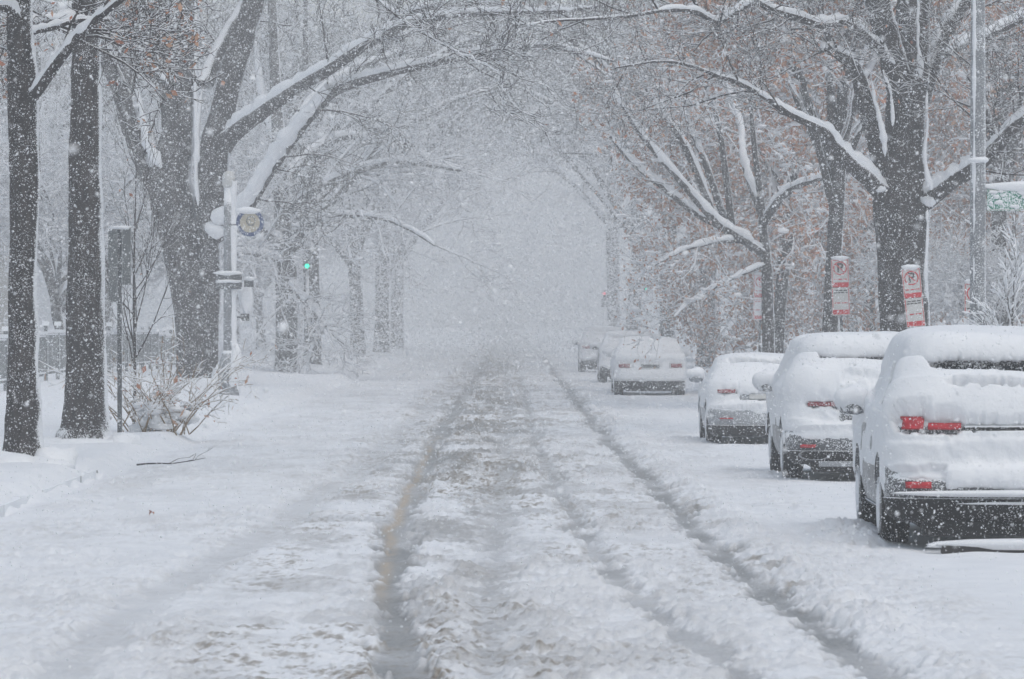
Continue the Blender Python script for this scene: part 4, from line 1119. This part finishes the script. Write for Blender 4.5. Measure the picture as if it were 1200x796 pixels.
# two dark street-name blades on it
t = thing('street_sign', 'pair of dark street name blades under snow fixed to the left lamp post', 'street sign', (x, y - .18, gz))
zz = CAMZ - (328 - 378) / F * 97 - gz
mb = MB(); mb.box((.02, 0, zz + .06), (.60, .03, .13)); mb.box((.02, 0, zz - .14), (.60, .03, .15)); mb.build('blade', [M['dark_metal']], t)
mb = MB(); mb.box((.46, .2, zz - .09), (.22, .03, .15)); mb.build('cross_blade', [M['dark_metal']], t)
V, Q = blob((.02, 0, zz - .035), (.33, .05, .045), np.random.default_rng(1)); V2, Q2 = blob((.02, 0, zz + .15), (.33, .05, .05), np.random.default_rng(2)); V3, Q3 = blob((.47, .2, zz + .02), (.14, .05, .05), np.random.default_rng(5))
link('snow_cap', mesh_np('snow_cap', np.concatenate([V, V2, V3]), np.concatenate([Q, Q2 + len(V), Q3 + len(V) * 2]), mats=[M['snow']]), t)
# a pedestrian signal box lower on the post
t = thing('crossing_signal', 'small dark crossing signal box under snow behind the left lamp post', 'signal', (x + .36, y + .3, gz))
z2 = CAMZ - (372 - 378) / F * 97 - gz
mb = MB(); mb.box((0, 0, z2), (.20, .18, .16)); mb.build('housing', [M['signal_body']], t)
mb = MB(); mb.box((-.2, -.1, z2), (.24, .04, .04)); mb.build('bracket', [M['dark_metal']], t)
V, Q = blob((.02, 0, z2 + .42), (.16, .14, .40), np.random.default_rng(6)); link('snow_cap', mesh_np('snow_cap', V, Q, mats=[M['snow']]), t)
# round emblem sign on an arm
ex, ey, ez = at(293, 261, 95.5)
t = thing('round_sign', 'round beige emblem sign with blue rim tucked under a snowy bough', 'sign', (ex, ey, ez))
mb = MB(); mb.disc((0, 0), .30, -.01, .025, 44); mb.build('plate', [M['emblem_beige']], t)
mb = MB(); mb.ring((0, 0), .225, .31, -.022, .05, 44); mb.build('rim', [M['emblem_blue']], t)
mb = MB(); mb.ring((.02, .04), .085, .105, -.018, .008, 28); mb.ring((-.03, .02), .045, .058, -.018, .008, 24); mb.box((.02, -.016, -.06), (.14, .006, .02)); mb.build('emblem', [M['sign_back']], t)
mb = MB(); mb.box((-.30, .05, -.05), (.36, .03, .04)); mb.build('bracket', [M['dark_metal']], t)
V, Q = blob((-.02, .0, .27), (.27, .10, .08), np.random.default_rng(12), lump=.2); link('snow_cap', mesh_np('snow_cap', V, Q, mats=[M['snow']]), t)

# traffic signals
def signal(label, px, py, d, lit, grp='traffic signals', gap=0.0):
    x, y, z = at(px, py, d); g = ground_z(x, y)
    t = thing('traffic_light', label, 'traffic light', (x, y, g), 0, grp)
    zc = z - g
    lz = {'go': zc + .30, 'stop': zc - .30}[lit]
    mb = MB(); mb.box((0, .1, lz), (.34, .24, 1.0)); mb.build('housing', [M['signal_body']], t)
    for k, dz_ in (('stop', .30), ('wait', 0), ('go', -.30)):
        mb = MB(); mb.disc((0, lz + dz_), .085, -.045, .02, 24); mb.build('lens', [M[k] if k == lit else M['sign_black']], t)
        mb = MB(); mb.ring((0, lz + dz_), .125, .14, -.20, .18, 24); mb.build('visor', [M['signal_body']], t)
    mb = MB(); mb.lathe([(.09, 0), (.07, .3), (.06, lz - .5)], 14, 0, Matrix.Translation((0, .1, 0))); mb.build('pole', [M['dark_metal']], t, True)
    V, Q = blob((0, .08, lz + .55), (.2, .18, .09), np.random.default_rng(3)); link('snow_cap', mesh_np('snow_cap', V, Q, mats=[M['snow']]), t)
signal('traffic light glowing green between the trunks on the left', 360, 312, 160, 'go')
signal('traffic light glowing green above the parked cars on the right', 758, 339, 240, 'go')
signal('traffic light glowing red above the farthest parked car', 708, 344, 250, 'stop')

# twin panel sign, left
x, y, z = at(140.5, 508, 64.5); gz = ground_z(x, y) - .1
t = thing('sign_post', 'square post carrying two tall dark grey panels side by side', 'sign', (x, y, gz))
top = CAMZ - (268 - 378) / F * y - gz
mb = MB(); mb.box((0, 0, top / 2), (.07, .07, top)); mb.build('post', [M['dark_metal']], t)
mb = MB(); mb.box((-.105, -.02, top - .56), (.13, .025, 1.10)); mb.build('panel', [M['sign_back']], t)
mb = MB(); mb.box((.105, -.02, top - .42), (.13, .025, .86)); mb.build('panel', [M['sign_back']], t)
V, Q = blob((0, -.02, top + .015), (.18, .05, .03), np.random.default_rng(3)); link('snow_cap', mesh_np('snow_cap', V, Q, mats=[M['snow']]), t)

# parking signs, right
def parking_sign(label, px, ytop, ybot, d, tilt, second=True, wpx=22, truck=False, hazed=False):
    x, y, z = at(px, ytop, d); g = ground_z(x, y) - .1
    ppm = F / d; W = wpx / ppm; Hh = W * 1.55
    t = thing('parking_sign', label, 'parking sign', (x, y, g), 0, 'no parking signs on the right')
    zt = z - g
    t.rotation_euler = (0, 0, 0)
    R0 = Matrix.Translation((0, 0, zt)) @ Matrix.Rotation(tilt, 4, 'Y') @ Matrix.Translation((0, 0, -zt))
    mb = MB(); mb.box((0, .035, (zt - .05) / 2), (.055, .03, zt - .05), 0, R0); mb.build('post', [M['dark_metal']], t)
    mats = [M['sign_white'], M['sign_red'], M['sign_black']] if not hazed else [M['snow'], M['sign_hazed'], M['sign_hazed']]  # far sign: snow-white plate and flecked red imitate haze in the colour
    def plate(c, hh, circle, text_rows):
        mb = MB(); mb.box((0, 0, c), (W, .006, hh), 0, R0)
        e = -.006
        bw = W * .035
        for sx_ in (-1, 1): mb.box((sx_ * (W / 2 - bw * 1.4), e, c), (bw, .004, hh - bw * 3), 1, R0)
        if circle:
            mb.box((0, e, c + hh / 2 - bw * 1.4), (W - bw * 1.8, .0045, bw), 1, R0)
            cc = (0, c + hh / 2 - W * .50); r1 = W * .385
            mb.ring(cc, r1 * .84, r1, -.0085, .004, 36, 1, R0)
            mb.text('P', W * .72, cc, -.0052, 2, R0)
            mb.box((0, -.0105, 0), (r1 * 1.75, .004, r1 * .14), 1, R0 @ Matrix.Translation((cc[0], 0, cc[1])) @ Matrix.Rotation(PI / 4, 4, 'Y'))
        for zz_, k, mi in text_rows:
            n = k
            for i in range(n):
                if n > 1: mb.box(((i - (n - 1) / 2) * W * .8 / n, e, c + zz_ * hh), (W * .8 / n * .78, .004, hh * .035), mi, R0)
                else: mb.box((0, e, c + zz_ * hh), (W * .86, .004, hh * .17), mi, R0)
        mb.build('plate', mats, t)
    if truck:
        plate(zt - Hh / 2, Hh, True, [(-.30, 3, 2), (-.38, 3, 1)])
        mb = MB(); mb.box((W * .16, -.0075, zt - Hh * .74), (W * .30, .005, Hh * .10), 0, R0); mb.box((W * .2, -.0075, zt - Hh * .66), (W * .16, .005, Hh * .07), 1, R0)
        mb.build('tow_symbol', [M['sign_black'], M['sign_red']], t)
    else:
        plate(zt - Hh / 2, Hh, True, [(-.22, 3, 1), (-.42, 1, 1)])
    if second:
        plate(zt - Hh * 1.52, Hh, False, [(.40, 3, 2), (.32, 4, 2), (-.05, 2, 1), (-.38, 1, 1)])
    V, Q = blob((0, .01, zt + .02), (W * .52, .06, .045), np.random.default_rng(5)); link('snow_cap', mesh_np('snow_cap', V, Q, mats=[M['snow']]), t)
parking_sign('tilted no parking sign standing in front of the massive trunk', 1067, 315, 395, 66, -.10)
parking_sign('no parking sign beside the thin dark trunk of the leafy oak', 984, 304, 372, 80, -.03, wpx=21)
parking_sign('haze-paled no parking sign beyond the small hatchback', 892, 322, 400, 104, .02, wpx=17, hazed=True)
parking_sign('towing parking sign half hidden by the snowy sapling', 1142, 332, 380, 59, .0, second=False, wpx=24, truck=True)

# street lamp, right: only its tall pole is in view
x, y, z = at(1146, 470, 57); gz = ground_z(x, y) - .05
t = thing('street_lamp', 'tall pale grey lamp pole rising out of view behind the nearest car', 'street lamp', (x, y, gz))
mb = MB(); mb.lathe([(.16, 0), (.16, .3), (.115, .36), (.108, 2), (.10, 5), (.085, 8.4)], 16); mb.build('pole', [M['lamp_metal']], t, False)
mb = MB(); mb.box((-1.0, 0, 8.4), (2.1, .08, .08)); mb.build('arm', [M['lamp_metal']], t)
mb = MB(); mb.box((-2.2, 0, 8.38), (.6, .26, .14)); mb.build('lamp_head', [M['lamp_metal']], t)
Vs, Qs = tubes([(np.array([[-.045, -.06, z_] for z_ in np.linspace(.6, 8.2, 40)]), .024 + .016 * np.random.default_rng(2).random(40))], 8)
bz = CAMZ - (188 - 378) / F * y - gz
bv, bq = blob((0, -.02, bz), (.15, .15, .05), np.random.default_rng(8), lump=.15)
link('snow_cover', mesh_np('snow_cover', np.concatenate([Vs, bv]), np.concatenate([Qs, bq + len(Vs)]), mats=[M['snow']]), t)
# green street-name sign on it
gz2 = CAMZ - (233 - 378) / F * y
t = thing('street_sign', 'long green street name sign caked with snow, jutting from the lamp pole', 'street sign', (x, y - .02, gz2))
mb = MB(); mb.box((.95, 0, -.02), (1.66, .02, .29), 0); mb.build('panel', [M['sign_green']], t)
mb = MB(); mb.box((.95, -.0125, .112), (1.62, .004, .012)); mb.box((.95, -.0125, -.148), (1.62, .004, .012)); mb.build('border', [M['sign_white']], t)
mb = MB(); mb.box((.10, .02, .07), (.10, .05, .05)); mb.box((.10, .02, -.1), (.10, .05, .05)); mb.build('bracket', [M['lamp_metal']], t)
V, Q = blob((.90, 0, .165), (.86, .06, .075), np.random.default_rng(15), 60, 9, .12)
Vs, Qs = [V], [Q]; base = len(V)
rg = np.random.default_rng(16)
for k in range(34):
    bx_ = rg.uniform(.16, 1.7); bz_ = -.14 + .26 * rg.random() ** .8
    v_, q_ = blob((bx_, -.012, bz_), (rg.uniform(.02, .07), .014, rg.uniform(.012, .04)), rg, 10, 7, .4); Vs.append(v_); Qs.append(q_ + base); base += len(v_)
link('snow_cover', mesh_np('snow_cover', np.concatenate(Vs), np.concatenate(Qs), mats=[M['snow']]), t)

# iron fence along the park
t = thing('iron_fence', 'grey iron park fence with snow along its top rail', 'fence', (-10.4, 84, 0))
mbr, mbp, mbs = MB(), MB(), MB()
for k in range(22):
    yy = k * 2.6
    zb = ground_z(-10.4, 84 + yy)
    mbp = MB(); mbp.box((0, yy, zb + .6), (.09, .09, 1.3)); mbp.build('post', [M['sign_back']], t)
    for rz_ in (.22, 1.05): mbr.box((0, yy + 1.3, zb + rz_), (.04, 2.5, .04))
    for j in range(1, 13): mbr.box((0, yy + j * .2, zb + .62), (.02, .02, .95))
    mbs.box((0, yy + 1.3, zb + 1.12), (.10, 2.52, .08)); mbs.box((0, yy, zb + 1.30), (.15, .15, .10))
mbr.build('railing', [M['sign_back']], t); mbs.build('snow_cap', [M['snow']], t)

# pale building at the far left
t = thing('building', 'pale stone building glimpsed past the nearest trunk at the far left', 'building', (-23.7, 165, 0))
mb = MB(); mb.box((0, 6, 8), (10, 12, 17)); mb.build('wall', [M['stone']], t)
mb = MB(); mb.box((0, 6, 16.65), (10.6, 12.6, .4)); mb.box((0, -.06, 4.4), (10.1, .2, .25)); mb.build('cornice', [M['stone']], t)
mb = MB(); mb.box((0, 6, 17.0), (10.4, 12.4, .3)); mb.build('roof', [M['snow']], t)
for fl_ in range(4):
    for wx in (-3.4, -1.1, 1.2, 3.5):
        mb = MB(); mb.box((wx, -.01, 2.4 + fl_ * 3.7), (1.1, .08, 1.9)); wo = mb.build('window', [M['pane']], t)
        mb = MB(); mb.box((wx, -.08, 1.36 + fl_ * 3.7), (1.4, .25, .14)); mb.build('sill', [M['snow']], wo)
        mb = MB(); mb.box((wx, -.06, 2.4 + fl_ * 3.7), (.06, .05, 1.88)); mb.box((wx, -.062, 2.4 + fl_ * 3.7), (1.08, .05, .06)); mb.build('frame', [M['sign_white']], wo)

# fallen twig and a dead leaf on the left verge
T = Tree(61, .6)
T.grow(np.array([0, 0, .03]), nrm(np.array([1, .3, .0])), .9, .014, 0, st(len=[.9, .35, .2], n=[3, 1], k=[7, 5, 4], rad=[.014, .007, .005], trop=[0, 0, 0], rmin=.004))
V, Q = tubes(T.small + T.big, 6)
x, y = at(160, 531, 55)[:2]
o = link('fallen_branch', mesh_np('fallen_branch', V, Q, mats=[M['wet_wood']])); o.location = (x, y, ground_z(x, y) + .0)
tag(o, 'short dark fallen branch lying on smooth snow near the left trunks', 'branch')
x, y = at(180, 613, 40.4)[:2]
a = np.linspace(0, 1, 9)
lo = np.stack([.06 * a, .024 * np.sin(PI * a) * (1 + .4 * np.sin(14 * a)), .02 + .03 * np.sin(3 * a)], 1); hi_ = lo * np.array([1, -1, 1]); mid = lo * np.array([1, 0, 1]) - np.array([0, 0, .012])
V = np.concatenate([lo, mid, hi_]); Q = [(i, i + 1, i + 10, i + 9) for i in range(8)] + [(i + 9, i + 10, i + 19, i + 18) for i in range(8)]
o = link('dead_leaf', mesh_np('dead_leaf', V * 1.1, Q, mats=[M['leaf']])); o.location = (x, y, ground_z(x, y) + .01); o.rotation_euler = (.3, .2, 2.4)
tag(o, 'single curled brown leaf lying on the snow left of the wheel track', 'leaf')

# ------------------------------------------------------------------ falling snow
def flakes(n, ymin, ymax, rad, seed, tetra):
    r = np.random.default_rng(seed)
    # even number per cubic metre inside a spreading wedge wider than the view
    u = r.random(n * 3); y = ymin + (ymax - ymin) * r.random(n * 3) ** (1 / 2.4)
    hx = .145 * y + 2.0; hz = .10 * y + 1.0
    x = (r.random(n * 3) * 2 - 1) * hx; z = CAMZ + (r.random(n * 3) * 2 - 1) * hz
    ok = z > .15
    C = np.stack([x, y, z], 1)[ok][:n]; n = len(C)
    s = rad * np.exp(r.normal(0, .3, n))
    if tetra is None:
        B = np.array([(1, 1, 0), (-1, 1, 0), (-1, -1, 0), (1, -1, 0)], float) * .8; Fc = [(0, 1, 2), (0, 2, 3)]
    elif tetra:
        B = np.array([(1, 1, 1), (-1, -1, 1), (-1, 1, -1), (1, -1, -1)], float) * .8; Fc = [(0, 1, 2), (0, 3, 1), (0, 2, 3), (1, 3, 2)]
    else:
        B = np.array([(1, 0, 0), (-1, 0, 0), (0, 1, 0), (0, -1, 0), (0, 0, 1), (0, 0, -1)], float)
        Fc = [(0, 2, 4), (2, 1, 4), (1, 3, 4), (3, 0, 4), (2, 0, 5), (1, 2, 5), (3, 1, 5), (0, 3, 5)]
    q = r.normal(size=(n, 4)); q /= np.linalg.norm(q, axis=1, keepdims=True); w_, a, b, c = q.T
    Rm = np.stack([1 - 2 * (b * b + c * c), 2 * (a * b - c * w_), 2 * (a * c + b * w_), 2 * (a * b + c * w_), 1 - 2 * (a * a + c * c), 2 * (b * c - a * w_), 2 * (a * c - b * w_), 2 * (b * c + a * w_), 1 - 2 * (a * a + b * b)], 1).reshape(n, 3, 3)
    sc = r.uniform(.6, 1.35, (n, 1, 3))
    V = np.einsum('nij,nkj->nki', Rm, B[None] * sc) * s[:, None, None] + C[:, None, :]
    T_ = np.array(Fc)[None] + (np.arange(n) * len(B))[:, None, None]
    return V.reshape(-1, 3), T_.reshape(-1, 3)
V1, T1 = flakes(100000, 12, 48, .0050, 71, False)
V2, T2 = flakes(620000, 48, 150, .0067, 72, True)
V0, T0 = flakes(3000, 4.5, 13, .0052, 74, False)
V3, T3 = flakes(1600000, 115, 285, .029, 73, None)  # oversized far flakes, added to act as extra haze down the street
o = link('falling_snow', mesh_np('falling_snow', np.concatenate([V1, V2, V3, V0]), None, np.concatenate([T1, T2 + len(V1), T3 + len(V1) + len(V2), T0 + len(V1) + len(V2) + len(V3)]), mats=[M['snow']], smooth=False))
o['kind'] = 'stuff'
